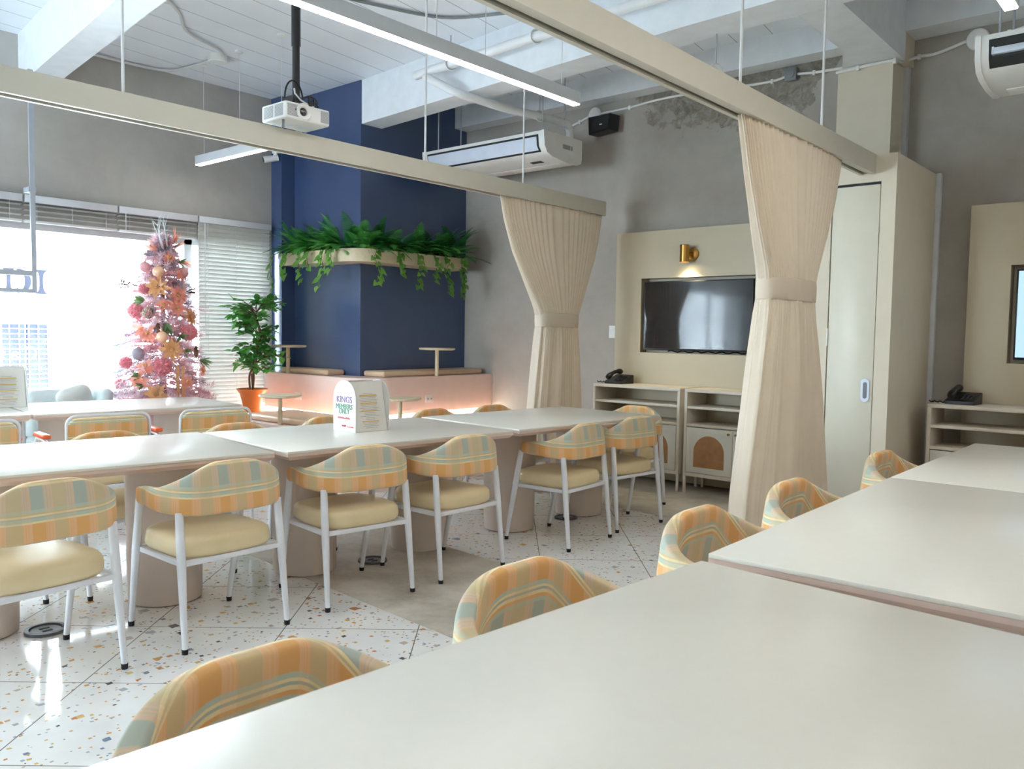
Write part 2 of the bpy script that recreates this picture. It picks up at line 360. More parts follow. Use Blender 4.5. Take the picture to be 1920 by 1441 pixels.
XL, YB, XR, YN, ZC = -7.85, 6.75, 2.6, -4.2, 3.78     # inner faces of the room
# ------------------------------------------------------------------ room shell
struct('floor', MB().box(XL - .2, XR, YN, YB + .2, -.12, 0), 'floor', smooth=0)
struct('floor_strip', MB().prism([(-4.9, 2.69), (-1.0, 2.42), (-1.0, 3.42), (-4.9, 3.68)], .0005, .003), 'conc', smooth=0)
struct('floor_strip', MB().prism([(-5.2, 5.5), (-3.52, 5.365), (-3.02, 5.3), (-1.2, 5.18), (-1.2, 6.75), (-5.2, 6.75)], .0005, .003), 'conc', smooth=0)
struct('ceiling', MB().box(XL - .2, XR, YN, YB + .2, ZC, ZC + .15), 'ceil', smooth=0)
WY0, WY1 = -3.6, 5.06
m = MB().box(XL - .2, XL, YN, YB, 2.22, ZC)
m.box(XL - .2, XL, 5.06, YB, 0, 2.22); m.box(XL - .2, XL, YN, WY0, 0, 2.22)
m.box(XL - .2, XL, WY0, 4.2, 0, .68); m.box(XL - .2, XL, 4.2, WY1, 0, .38)
struct('wall_left', m, 'wall_l', smooth=0)
struct('wall_back', MB().box(XL - .2, XR, YB, YB + .2, 0, ZC), 'wall_b', smooth=0)
struct('wall_right', MB().box(XR, XR + .2, YN, YB + .2, 0, ZC), 'wall_l', smooth=0)
m = MB().box(XL, XR, YN - .2, YN, 2.6, ZC).box(XL, -7.2, YN - .2, YN, 0, 2.6).box(-5.0, XR, YN - .2, YN, 0, 2.6).box(-7.2, -5.0, YN - .2, YN, 0, .5)
struct('wall_front', m, 'wall_l', smooth=0)
# windows: frame with panes
def window_x(n, y0, y1, z0, z1, mull):
    m = MB(); x0, x1 = XL - .15, XL - .09
    m.box(x0, x1, y0, y1, z0, z0 + .05).box(x0, x1, y0, y1, z1 - .05, z1)
    for y in [y0 + .02] + mull + [y1 - .02]: m.box(x0, x1, y - .02, y + .02, z0, z1)
    f = struct('window_%d' % n, m, 'frame', smooth=0)
    ys = [y0] + mull + [y1]
    for a, b in zip(ys, ys[1:]): obj('pane', MB().box(XL - .123, XL - .117, a + .02, b - .02, z0 + .05, z1 - .05), 'glass', f, 0)
window_x(1, WY0, 4.2, .68, 2.22, [-2.0, -.4, 1.2])
window_x(2, 4.2, WY1, .38, 2.22, [])
m = MB()
for z0, z1 in ((.5, .56), (2.54, 2.6)): m.box(-7.2, -5.0, YN - .13, YN - .07, z0, z1)
for x in (-7.17, -6.1, -5.03): m.box(x - .03, x + .03, YN - .13, YN - .07, .5, 2.6)
f = struct('window_3', m, 'frame', smooth=0)  # added unseen window behind the camera, lets in fill daylight
for a, b in zip((-7.17, -6.1), (-6.1, -5.03)): obj('pane', MB().box(a + .03, b - .03, YN - .103, YN - .097, .56, 2.54), 'glass', f, 0)
struct('window_sill', MB().box(XL, XL + .22, WY0, 4.15, .655, .68, .006).box(XL, XL + .03, WY0, 4.15, .55, .655), 'white')
# ceiling beams, pillar, column
def beam4(name, p, z0, z1=ZC, mat='beam'): struct(name, MB().prism(p, z0, z1), mat, smooth=0)
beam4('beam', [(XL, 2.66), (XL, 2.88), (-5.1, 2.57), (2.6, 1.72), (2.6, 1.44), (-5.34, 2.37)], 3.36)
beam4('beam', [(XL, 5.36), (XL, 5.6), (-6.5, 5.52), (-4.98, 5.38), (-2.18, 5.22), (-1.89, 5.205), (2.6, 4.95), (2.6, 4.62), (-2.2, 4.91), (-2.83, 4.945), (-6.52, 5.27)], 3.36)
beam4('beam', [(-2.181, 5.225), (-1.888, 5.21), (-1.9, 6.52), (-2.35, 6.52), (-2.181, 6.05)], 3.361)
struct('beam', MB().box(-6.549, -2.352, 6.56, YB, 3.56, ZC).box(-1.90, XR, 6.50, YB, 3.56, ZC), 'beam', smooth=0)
struct('pillar', MB().box(-2.35, -1.955, 6.44, YB, 0, 3.36).box(-2.35, -1.901, 6.52, YB, 3.36, ZC), 'creamwall', smooth=0)
struct('column', MB().prism([(XL, 5.1), (-7.66, 5.1), (-7.66, 5.262), (-6.55, 5.262), (-6.55, YB), (XL, YB)], 0, ZC), 'navy', smooth=0)
# closet housing with its flush sliding door
BX0, BX1, BY, BZ = -2.45, -1.70, 5.77, 2.545
m = MB().box(BX0, -2.115, BY, 5.83, 0, BZ).box(-1.795, BX1, BY, 5.83, 0, BZ).box(-2.115, -1.795, BY, 5.83, 2.37, BZ)
m.box(BX0, BX0 + .04, 5.83, YB, 0, BZ).box(BX1 - .04, BX1, 5.83, YB, 0, BZ).box(BX0 + .04, BX1 - .04, 5.83, YB, BZ - .04, BZ)
struct('wall_closet', m, 'creamwall', smooth=0)
dr = struct('door_1', MB().box(-2.109, -1.801, BY + .004, 5.81, .012, 2.352, .003), 'pale')
struct('trim_1', MB().box(-2.115, -1.795, BY + .02, 5.825, 2.354, 2.37), 'dark', smooth=0)
h = obj('door_handle', MB().prism([(a * .028, (.05 if b > 0 else -.05) + b * .028) for a, b in arc(0, 0, 1, 0, 180, 10) + arc(0, 0, 1, 180, 360, 10)], BY - .004, BY + .006, lambda a, b, hh: (a - 1.846, hh, b + .985)), 'steel', dr, label='oval metal flush pull')
obj('recess', MB().prism([(a * .013, (.042 if b > 0 else -.042) + b * .013) for a, b in arc(0, 0, 1, 0, 180, 8) + arc(0, 0, 1, 180, 360, 8)], BY - .006, BY + .002, lambda a, b, hh: (a - 1.846, hh, b + .985)), 'rim', h)
obj('hinge', MB().box(-2.119, -2.108, BY - .006, BY + .008, 1.28, 1.40, .003).box(-2.119, -2.108, BY - .006, BY + .008, 2.16, 2.28, .003), 'plastic', dr)
struct('trim_2', MB().box(BX1, BX1 + .035, 6.70, YB, 0, 2.55, .003).box(-1.955, -1.92, 6.70, YB, 2.55, 3.36), 'white')
struct('baseboard_back', MB().box(-4.6, BX0, 6.735, YB, .003, .08), 'wall_l', smooth=0)

# ------------------------------------------------------------------ feature panels with televisions, sconce
def panel(x0, x1, z0, z1, nx0, nx1, nz0, nz1, label):
    yf, yb = 6.62, YB; t = thing('wall_panel', label, 'wall panel', (x0, yb, z0))
    m = MB()
    for a, b, c, d in ((x0, nx0, z0, z1), (nx1, x1, z0, z1), (nx0, nx1, z0, nz0), (nx0, nx1, nz1, z1)): m.box(a, b, yf, yb, c, d)
    m.v = [(x - x0, y - yb, z - z0) for x, y, z in m.v]
    obj('panel_face', m, 'cream', t, 0)
    obj('niche_back', MB().box(nx0 - x0, nx1 - x0, -.012, -.001, nz0 - z0, nz1 - z0), 'creamwall', t, 0)
panel(-4.435, -2.5, .02, 2.285, -4.155, -3.04, 1.175, 1.855, 'tall cream wall panel with inset black television, above the rattan cabinets')
panel(-1.44, .45, .02, 2.285, -1.175, -.10, 1.175, 1.855, 'cream wall panel at right frame edge with lit television')
def tv(x0, x1, z0, z1, y, scr, label):
    t = thing('television', label, 'television', ((x0 + x1) / 2, y, z0)); wd, h_ = (x1 - x0) / 2, z1 - z0
    obj('casing', MB().box(-wd, wd, -.008, .045, 0, h_, .004), 'black', t)
    obj('screen', MB().box(-wd + .012, wd - .012, -.0105, -.007, .018, h_ - .012), scr, t, 0)
    obj('bracket', MB().box(-.15, .15, .045, .095, h_ * .3, h_ * .7), 'dark', t, 0)
tv(-4.125, -3.055, 1.20, 1.825, 6.63, 'screen', 'switched-off black television in the left cream panel, under brass sconce')
tv(-1.14, -.13, 1.20, 1.825, 6.64, 'screen_on', 'lit television cut by right frame edge, in the right cream panel')
m = MB().tube([(-3.9 + .82 * i / 24, 6.69 + .01 * math.sin(i), 1.191 + .008 * math.sin(i * 1.7)) for i in range(25)], .006, 6)
tag(obj('power_cable', m, 'black'), 'black cables lying in the niche under the switched-off television', 'cable')
sx, sz = -3.655, 2.055
t = thing('wall_sconce', 'brass cylinder wall sconce above the left television, switched on', 'lamp', (sx, 6.62, sz))
obj('wall_plate', MB().lathe([(.055, 0), (.055, -.012), (.045, -.022), (.012, -.028)], (.03, 0, 0), 28, 'y'), 'brass', t)
obj('arm', MB().cyl((.03, -.02, 0), (.03, -.08, -.005), .009), 'brass', t)
obj('shade', MB().lathe([(.0, .075), (.036, .075), (.04, .07), (.04, -.075), (.036, -.078), (.034, -.07), (.032, .06), (0, .06)], (-.002, -.105, 0), 28), 'brass', t)
obj('bulb', MB().lathe([(.0, -.068), (.030, -.068), (.030, -.055), (0, -.055)], (-.002, -.105, 0), 20), 'glow', t)
l = bpy.data.lights.new('sconce_spot', 'SPOT'); l.energy = 9; l.color = (1, .86, .55); l.spot_size = math.radians(100); l.spot_blend = .7; l.shadow_soft_size = .03
o = bpy.data.objects.new('sconce_spot', l); COL.objects.link(o); o.parent = t; o.location = (-.002, -.105, -.085); o.rotation_euler = (math.radians(12), 0, 0)
tag(obj('light_switch', MB().box(-.035, .035, -.012, 0, -.06, .06, .004).box(-.012, .012, -.016, -.01, -.025, .025, .002), 'plastic', loc=(-4.55, YB, 1.362)), 'white wall switch beside the left edge of the left cream panel', 'switch')

# ------------------------------------------------------------------ cabinets
def console(x0, wdt, label, y0=6.26, H=.887):
    t = thing('cabinet', label, 'cabinet', (x0, y0, 0), 0, 'pale low cabinets along the back wall'); D = .355
    obj('top', MB().box(0, wdt, 0, D, H - .026, H, .002), 'console', t)
    for a in (0, wdt - .026): obj('side_panel', MB().box(a, a + .026, 0, D, .15, H - .026, .002), 'console', t)
    for z in (.722, .572): obj('shelf', MB().box(.026, wdt - .026, .004, D - .004, z, z + .022, .001), 'console', t)
    obj('bottom_panel', MB().box(.026, wdt - .026, .0, D, .15, .18, .001), 'console', t)
    obj('back_panel', MB().box(.026, wdt - .026, D - .012, D, .18, .572), 'console', t, 0)
    for a in (0, wdt - .022):
        for b in (0.004, D - .026): obj('leg', MB().box(a, a + .022, b, b + .022, .003, .15, .002), 'console', t)
    mid = wdt / 2
    for side, (a, b) in enumerate(((.03, mid - .0015), (mid + .0015, wdt - .03))):
        c = (a + b) / 2; hw = (b - a) * .33; zb, zs = .235, .365
        d = obj('door', MB().box(a, b, -.004, .014, .183, .566, .002), 'cdoor', t)
        pl = [(c - hw, zb), (c + hw, zb)] + [(c + hw * math.cos(x), zs + hw * math.sin(x)) for x in [PI * i / 18 for i in range(19)]]
        obj('rattan_inset', MB().prism(pl, -.0065, -.002, lambda p, q, hh: (p, hh, q)), 'rattan', d, label='arched woven rattan inset')
        kx = b - .03 if side == 0 else a + .03
        obj('knob', MB().lathe([(0, -.030), (.010, -.028), (.011, -.022), (.006, -.014), (.006, -.004)], (kx, 0, .535), 14, 'y'), 'brass', d, label='round brass knob')
    return t
console(-4.42, .9, 'left pale cabinet with arched rattan doors, black phone on top')
console(-3.475, .9, 'pale cabinet with arched rattan doors under the television, half behind curtain')
console(-1.578, .9, 'pale cabinet on right beside closet, black phone on top')
def phone(x, y, rz, label):
    t = thing('desk_phone', label, 'telephone', (x, y, .8872), rz, 'black desk phones')
    m = MB().prism([(-.09, 0), (.10, 0), (.10, .075), (.09, .08), (-.09, .022)], -.085, .10, lambda a, b, hh: (hh, a, b)); obj('base', m, 'black', t)
    h = [(-.045, -.105 + .21 * i / 12, .055 + .05 * (i / 12) + .022 * math.sin(PI * i / 12)) for i in range(13)]
    obj('handset', MB().tube(h, [.02, .026, .026, .022, .018, .017, .017, .017, .018, .022, .026, .026, .02], 10), 'black', t)
    m = MB()
    for i in range(3):
        for j in range(4): m.box(.01 + i * .026, .028 + i * .026, -.06 + j * .026, -.045 + j * .026, .034 + j * .0085, .043 + j * .0085, .001)
    obj('keypad', m, 'dark', t)
    obj('cord', MB().tube([(-.05 - .011 * i + .0, -.06 + .012 * math.sin(i * 1.9), .012 + .006 * math.cos(i * 1.9)) for i in range(14)], .005, 6), 'black', t)
phone(-4.26, 6.43, math.radians(-4), 'black desk phone on the left rattan cabinet')
phone(-1.40, 6.43, math.radians(-4), 'black desk phone on the right cabinet beside closet')

# ------------------------------------------------------------------ tables
def table(name, loc, rz, L, D, peds, label, T=.755, group='off-white rectangular meeting tables'):
    """local: origin at floor below the corner, +x along the length, +y along the depth"""
    t = thing(name, label, 'table', loc, rz, group)
    obj('tabletop', MB().box(0, L, 0, D, T - .012, T, .0015), 'top', t)
    e = MB(); a, b, c = .0, .018, .03
    e.rings([[(a, a, T - .0125), (L - a, a, T - .0125), (L - a, D - a, T - .0125), (a, D - a, T - .0125)], [(a, a, T - .026), (L - a, a, T - .026), (L - a, D - a, T - .026), (a, D - a, T - .026)], [(b, b, T - .044), (L - b, b, T - .044), (L - b, D - b, T - .044), (b, D - b, T - .044)]])
    obj('edge_band', e, 'edge', t, 20, label='pinkish beige undercut edge')
    for px, py in peds:
        m = MB(); rr = .172
        m.lathe([(rr * .90, .004), (rr * .985, .0045), (rr, .03), (rr * 1.06, T - .046)], (px, py, 0), 40)
        obj('pedestal', m, 'ped', t)
        obj('foot_ring', MB().lathe([(rr * .95, .0005), (rr * .95, .006)], (px, py, 0), 40), 'rubber', t)
    return t
def row_table(corner, th, L, D, label, peds, T=.755, mir=False):
    """front-left corner as seen from its front side; length runs (sin th, cos th), depth runs (-cos th, sin th)"""
    rz = PI / 2 - math.radians(th)
    return table('meeting_table', (corner[0], corner[1], 0), rz, L, D, peds, label, T)
def off(c, th, d): t = math.radians(th); return (c[0] + d * math.sin(t), c[1] + d * math.cos(t))
P2 = lambda L, D: [(L / 2 - .40, D / 2), (L / 2 + .40, D / 2)]
row_table(off((-3.399, 2.222), 7.6, -1.5), 7.6, 1.5, .96, 'meeting table of the middle row cut by left edge, glaring with daylight', [(.35, .50), (1.16, .50)])
row_table((-3.349, 2.262), 5.6, 1.475, .97, 'meeting table of the middle row carrying the arched menu stand', [(.40, .55), (1.19, .55)])
row_table((-3.209, 3.79), 4.7, 1.43, .95, 'meeting table of the middle row nearest the rattan cabinets', [(.44, .53), (1.17, .53)])
row_table(off((-5.912, 2.035), 6.8, -1.45), 6.8, 1.45, .80, 'window-side meeting table at left edge carrying a menu stand', P2(1.45, .8))
row_table((-5.905, 2.052), 6.8, 1.42, .93, 'window-side meeting table beside the orange flower pot', P2(1.42, .93))
# near row: its left edge faces the room, depth runs to +x
def near_table(c, th, L, D, label):
    a = math.radians(th); far = (c[0] + L * math.sin(a), c[1] + L * math.cos(a))
    return table('meeting_table', (far[0], far[1], 0), -PI / 2 - a, L, D, P2(L, D), label)
near_table((-1.108, .42), 4.05, 1.5, .95, 'nearest meeting table filling the lower right foreground')
near_table((-1.022, 1.992), -.9, 1.645, .95, 'second meeting table of the near row, before the long pinkish seam')
near_table((-1.049, 3.652), -.4, 1.56, .95, 'farthest meeting table of the near row, by the right cabinet')

# ------------------------------------------------------------------ plaid armchairs
def sstep(a, b, x): x = min(1, max(0, (x - a) / (b - a))); return x * x * (3 - 2 * x)
def back_mesh():
    pts = [(.125 - .19 * i / 9, -.255 - .012 * i / 9) for i in range(9)] + arc(-.062, -.092, .175, 270, 180, 12)[0:] + [(-.237, -.092 + .184 * i / 8) for i in range(1, 5)]
    half = pts; path = half + [(x, -y) for x, y in reversed(half[:-1])]
    m = MB(); m.uv = []; rings_ = []; s_ = 0; n = len(path); S = [0]
    for i in range(1, n): S.append(S[-1] + math.dist(path[i], path[i - 1]))
    tot = S[-1]; N = 28
    for i, (x, y) in enumerate(path):
        a = path[max(0, i - 1)]; b = path[min(n - 1, i + 1)]; tx, ty = b[0] - a[0], b[1] - a[1]; l_ = math.hypot(tx, ty); nx, ny = ty / l_, -tx / l_
        d = min(S[i], tot - S[i]); k = sstep(.15, .50, d)
        zt = .652 + .012 * sstep(0, .15, d) + .109 * k; zb = .582 - .024 * sstep(.05, .4, d); th = .046 + .008 * k
        end = max(0, 1 - d / .05); shr = math.sqrt(max(0, 1 - end ** 2)) * .92 + .08
        ring = []; per = 0; uvs = []; prev = None; zc, hh = (zt + zb) / 2, (zt - zb) / 2 * (.55 + .45 * shr)
        for j in range(N):
            an = -PI / 2 + 2 * PI * j / N; c, sn = math.cos(an), math.sin(an); e = .42
            cn = math.copysign(abs(c) ** e, c); sz_ = math.copysign(abs(sn) ** e, sn)
            o = -cn * th / 2 * shr; z = zc + sz_ * hh
            lean = .034 * k * (z - .56) / .2
            p = (x + nx * (o + lean), y + ny * (o + lean), z)
            if prev: per += math.dist(p, prev)
            prev = p; ring.append(p); uvs.append((S[i] - tot / 2, per + .001))
        rings_.append(ring); m.uv += uvs
    m.rings(rings_)
    return m
def seat_mesh():
    rings_ = []
    for z, k in ((.372, .86), (.376, .95), (.392, .995), (.415, 1.0), (.438, .985), (.452, .94), (.459, .85), (.462, .6), (.463, .2)):
        r = []
        for j in range(36):
            a = 2 * PI * j / 36; c, s_ = math.cos(a), math.sin(a); e = .52
            r.append((.005 + .225 * k * math.copysign(abs(c) ** e, c), .232 * k * math.copysign(abs(s_) ** e, s_), z))
        rings_.append(r)
    return MB().rings(rings_)
def make_armchair(label, group, loc, rz):
    t = thing('armchair', label, 'chair', loc, rz, group)
    obj('seat', seat_mesh(), 'seat', t, 60, label='cream vinyl seat pad')
    obj('backrest', back_mesh(), 'plaid', t, 60, label='wraparound plaid backrest with short arms')
    for sy in (-1, 1):
        for tip, top in (((-.245, sy * .243), (-.185, sy * .232, .575)), ((.243, sy * .24), (.125, sy * .250, .595))):
            d = Vector(top) - Vector((tip[0], tip[1], .018))
            lg = obj('leg', MB().tube([Vector((tip[0], tip[1], .018)) + d * f for f in (0, .3, .62, 1)], [.0115, .0145, .0185, .0165], 12), 'wmetal', t)
            obj('foot', MB().cyl((tip[0], tip[1], .0005), (tip[0], tip[1], .022), .0125, .0135, 12), 'rubber', lg, label='black rubber foot')
    f = MB()
    for sy in (-1, 1): f.box(-.21, .185, sy * .228 - .011, sy * .228 + .011, .352, .374, .003)
    f.box(-.215, -.193, -.235, .235, .352, .374, .003).box(.175, .197, -.235, .235, .352, .374, .003)
    for sy in (-1, 1): f.tube([(-.185, sy * .236, .572), (-.03, sy * .249, .579), (.125, sy * .250, .588)], .009, 8)
    obj('frame', f, 'wmetal', t)
    return t
G1, G2, G3 = 'plaid armchairs on the near side of the middle tables', 'plaid armchairs on the far side of the middle tables', 'plaid armchairs along the near table row'
chairs = [
    (-3.44, 1.165, 183, G1, 'plaid armchair cut by the left edge, near side of the middle row'),
    (-3.417, 1.893, 180, G1, 'plaid armchair second from left, before the glaring table of the middle row'),
    (-3.385, 2.635, 172.5, G1, 'plaid armchair third from left in the middle row, left of two before menu stand'),
    (-3.343, 3.285, 179, G1, 'plaid armchair fourth from left in the middle row, right of two before menu stand'),
    (-3.262, 4.262, 183, G1, 'plaid armchair fifth from left in the middle row, left of two at the last table'),
    (-3.285, 4.925, 174, G1, 'plaid armchair sixth from left in the middle row, nearest the rattan cabinets'),
    (-4.50, 1.28, -2, G2, 'plaid armchair behind the glaring table, only its top showing at left edge'),
    (-4.37, 1.93, -4, G2, 'plaid armchair behind the glaring table, below the tartan chair with orange armrest'),
    (-4.29, 2.66, -4, G2, 'plaid armchair behind the menu stand table, left of the stand'),
    (-4.27, 3.32, -4, G2, 'plaid armchair hidden behind the arched menu stand'),
    (-4.20, 4.20, -4, G2, 'plaid armchair whose top shows right of the menu stand, left of two'),
    (-4.16, 4.80, -4, G2, 'plaid armchair whose top shows left of the far curtain, right of two'),
    (-3.57, 5.46, -92, G2, 'plaid armchair at the end of the middle row, against the rattan cabinets'),
    (-1.06, .77, -2, G3, 'nearest plaid armchair at bottom left, tucked at the foreground table'),
    (-1.085, 1.525, -2, G3, 'second nearest plaid armchair in the foreground, over the bare concrete strip'),
    (-1.085, 2.42, -2, G3, 'plaid armchair third along the near row, left of the near curtain foot'),
    (-1.08, 3.17, -2, G3, 'plaid armchair fourth along the near row, in front of the near curtain'),
    (-1.09, 4.33, -2, G3, 'farthest plaid armchair of the near row, before the closet'),
]
proto = None
for x, y, a, g, lb in chairs:
    if proto is None: proto = make_armchair(lb, g, (x, y, 0), math.radians(a))
    else: dup(proto, (x, y, 0), math.radians(a), lb, g)
# tartan chairs with square backs and orange armrests by the window tables
def make_square_chair(label, loc, rz):
    t = thing('armchair', label, 'chair', loc, rz, 'square-backed plaid chairs with orange armrests')
    W = .235; m = MB(); m.uv = []
    rings_ = []
    for k, (off_, sc_) in enumerate(((-.022, .9), (-.02, .97), (0, 1), (.02, .97), (.022, .9))):
        pl = [(a * sc_, b) for a, b in arc(W - .06, .80 - .06, .055, 0, 90, 5) + arc(-W + .06, .80 - .06, .055, 90, 180, 5) + arc(-W + .03, .52 + .03, .025, 180, 270, 4) + arc(W - .03, .52 + .03, .025, 270, 360, 4)]
        rings_.append([(-.235 + off_ - .06 * (b - .5), a, .66 + (b - .66) * sc_) for a, b in pl])
    for r in rings_: m.uv += [(p[1], p[2] - .50 + .06) for p in r]
    m.rings(rings_); obj('backrest', m, 'plaid', t, 50, label='square plaid back panel')
    pl = arc(W - .05, .805 - .05, .052, 0, 90, 6) + arc(-W + .05, .805 - .05, .052, 90, 180, 6) + [(-W - .002, .50), (W + .002, .50)]
    obj('back_frame', MB().tube([(-.245 - .06 * (b - .5), a, b) for a, b in pl], .009, 8, closed=True), 'wmetal', t)
    obj('seat', seat_mesh(), 'seat', t, 60)
    for sy in (-1, 1):
        obj('arm_tube', MB().tube([(-.25, sy * .245, .555), (-.10, sy * .27, .60), (.02, sy * .28, .635), (.20, sy * .28, .645), (.225, sy * .28, .63), (.235, sy * .278, .55), (.245, sy * .27, .37)], .011, 8), 'wmetal', t)
        obj('armrest', MB().box(-.02, .21, sy * .28 - .024, sy * .28 + .024, .652, .678, .008), 'orange', t, label='orange armrest pad')
        for tip, top in (((-.27, sy * .24), (-.24, sy * .235, .50)), ((.25, sy * .26), (.245, sy * .27, .38))):
            lg = obj('leg', MB().tube([(tip[0], tip[1], .015), top], [.011, .013], 10), 'wmetal', t)
            obj('foot', MB().cyl((tip[0], tip[1], .0005), (tip[0], tip[1], .02), .013, seg=10), 'rubber', lg)
    fr = MB().box(-.24, .24, -.245, -.22, .35, .374, .003).box(-.24, .24, .22, .245, .35, .374, .003).box(-.245, -.22, -.24, .24, .35, .374, .003)
    obj('frame', fr, 'wmetal', t)
    return t
sq = make_square_chair('square-backed plaid chair with orange armrest, middle of three at window tables', (-5.36, 2.215, 0), math.radians(174))
dup(sq, (-5.28, 2.87, 0), math.radians(174), 'square-backed plaid chair with orange armrest, rightmost of three, near potted tree')
dup(sq, (-5.42, 1.50, 0), math.radians(174), 'square-backed plaid chair at left edge, below the left menu stand')
dup(sq, (-6.95, 2.0, 0), math.radians(-6), 'square-backed plaid chair glimpsed under the window tables, beyond them')

# ------------------------------------------------------------------ tiered bench, cushions, little round tables
t = thing('tiered_bench', 'pink two-tier corner bench around the navy column, lit along its step', 'bench')
up = [(-7.755, 4.95)] + arc(-6.47, 5.30, .35, 270, 360, 10) + [(-6.12, YB - .004), (-6.55, YB - .004), (-6.55, 5.262), (-7.66, 5.262), (-7.66, 5.1), (-7.755, 5.1)]
obj('upper_tier', MB().prism(up, .525, .885), 'pink', t, 30)
inn = [(-7.755, 4.99)] + arc(-6.47, 5.30, .31, 270, 360, 10) + [(-6.16, YB - .004), (-6.55, YB - .004), (-6.55, 5.262), (-7.66, 5.262), (-7.66, 5.1), (-7.755, 5.1)]
obj('plinth', MB().prism(inn, .49, .525), 'pink', t, 30)
st = [(-7.755, 4.975)] + arc(-6.47, 5.30, .325, 270, 360, 10) + [(-6.145, YB - .004)] + [(-6.158, YB - .004)] + [(x, y) for x, y in reversed(arc(-6.47, 5.30, .312, 270, 360, 10))] + [(-7.755, 4.988)]
obj('light_strip', MB().prism(st, .497, .522), 'strip', t, 30, label='glowing strip under the upper step')
lo = [(XL + .004, 4.17)] + arc(-5.65, 4.55, .38, 270, 360, 10) + [(-5.27, YB - .004), (-6.55, YB - .004), (-6.55, 5.262), (-7.66, 5.262), (-7.66, 5.1), (XL + .004, 5.1)]
obj('lower_tier', MB().prism(lo, 0, .49), 'pink', t, 30)
def cushion(x0, x1, y0, y1, z, h_, label):
    tag(obj('bench_cushion', MB().box(x0, x1, y0, y1, z + .001, z + h_, .024, 4), 'cush', smooth=60), label, 'cushion', 'tan vinyl bench cushions')
cushion(-7.60, -6.78, 5.035, 5.255, .885, .058, 'tan cushion on upper tier, left of the navy column corner')
cushion(-6.54, -6.22, 5.29, 6.70, .885, .058, 'long tan cushion on upper tier, right of the navy column corner')
cushion(-6.98, -5.98, 4.25, 4.80, .49, .062, 'tan cushion on the lower tier beside the orange pot')
def round_table(x, y, z, h_, label):
    t = thing('round_table', label, 'table', (x, y, z), 0, 'small round pedestal tables on the tiered bench')
    obj('tabletop', MB().lathe([(0, h_ - .022), (.17, h_ - .022), (.185, h_ - .016), (.187, h_ - .006), (.183, h_), (0, h_)], seg=40), 'bwood', t, 50)
    obj('pole', MB().cyl((0, 0, .001), (0, 0, h_ - .022), .020, seg=18), 'bwood', t)
    return t
round_table(-7.40, 5.0, .885, .292, 'small round table on upper tier beside the potted tree')
round_table(-6.165, 5.95, .885, .288, 'small round table on upper tier right of the navy corner')
round_table(-6.36, 4.215, .49, .27, 'small round table on lower tier beside the orange pot')
round_table(-5.45, 4.82, .49, .27, 'small round table on lower tier half hidden by the menu stand')
def outlet(loc, rz, label, kind=0):
    t = thing('wall_outlet', label, 'outlet', loc, rz, 'outlets on the pink bench front')
    obj('plate', MB().box(-.055, .055, -.010, 0, -.036, .036, .004), 'plastic', t)
    m = MB()
    for s_ in (-.024, .024):
        for q in (-.006, .006): m.box(s_ + q - .002, s_ + q + .002, -.0115, -.009, -.009, .009)
    obj('socket_slots', m, 'dark', t, 0)
outlet((-7.14, 4.95, .665), 0, 'white outlet plate on the left pink bench front')
outlet((-6.12, 5.80, .66), PI / 2, 'white outlet plate on the right pink bench front')

# ------------------------------------------------------------------ menu stands
def menu_stand(loc, rz, label, first):
    t = thing('menu_stand', label, 'sign', loc, rz, 'arched menu stands')
    W, H = .215, .295
    ar = [(-W / 2, 0), (W / 2, 0)] + [(W / 2 * math.cos(a), H - W / 2 + W / 2 * math.sin(a)) for a in [PI * i / 20 for i in range(21)]]
    for y0 in (-.122, .116): obj('arched_board', MB().prism(ar, y0, y0 + .006, lambda a, b, h_: (a, h_, b)), 'board', t)
    for sgn in (1, -1):
        pg = MB().box(-.001, .001, -.112, .112, 0, .292)
        pg.xf(Matrix.Translation((sgn * .098, 0, .001)) @ Matrix.Rotation(-sgn * math.radians(11), 4, 'Y'))
        o = obj('menu_page', pg, 'paper', t, 0)
        m = MB(); R = Matrix.Translation((sgn * .0995, 0, .001)) @ Matrix.Rotation(-sgn * math.radians(11), 4, 'Y')
        r2 = random.Random(3)
        for k in range(22):
            z = .02 + k * .0095; wd = r2.uniform(.03, .075)
            m.box(0, .0008, -wd, wd, z, z + .0026)
        obj('printed_lines', m.xf(R), 'inkn', o, 0)
        m = MB()
        for z in (.055, .115, .16, .205): m.box(0, .001, -.06, .06, z, z + .006)
        obj('printed_headings', m.xf(R), 'inky', o, 0)
    if first:
        rt = (PI / 2, 0, 0)
        text('lettering', 'KINGS', .052, 'inkp', t, (0, -.1232, .182), rt)
        text('lettering', 'MEMBERS', .041, 'inkg', t, (0, -.1232, .142), rt, sx=.92)
        text('lettering', 'ONLY', .041, 'inkg', t, (0, -.1232, .114), rt, sx=.92)
        m = MB(); r3 = random.Random(5)
        for z, wd in ((.072, .06), (.028, .02)):
            for i in range(12): m.box(-wd + i * wd / 6, -wd + i * wd / 6 + wd * .1, -.1235, -.1218, z, z + r3.uniform(.006, .012))
        for i in range(9): m.box(.03 + i * .007, .034 + i * .007, -.1235, -.1218, .026, .026 + r3.uniform(.004, .008))
        obj('small_print', m, 'inkr', t, 0)
    return t
menu_stand((-3.825, 3.085, .7555), math.radians(-2), 'white arched menu stand lettered in purple and green on middle table', True)
menu_stand((-6.62, 2.11, .7555), math.radians(-6), 'white menu stand on the window-side table at left edge', False)

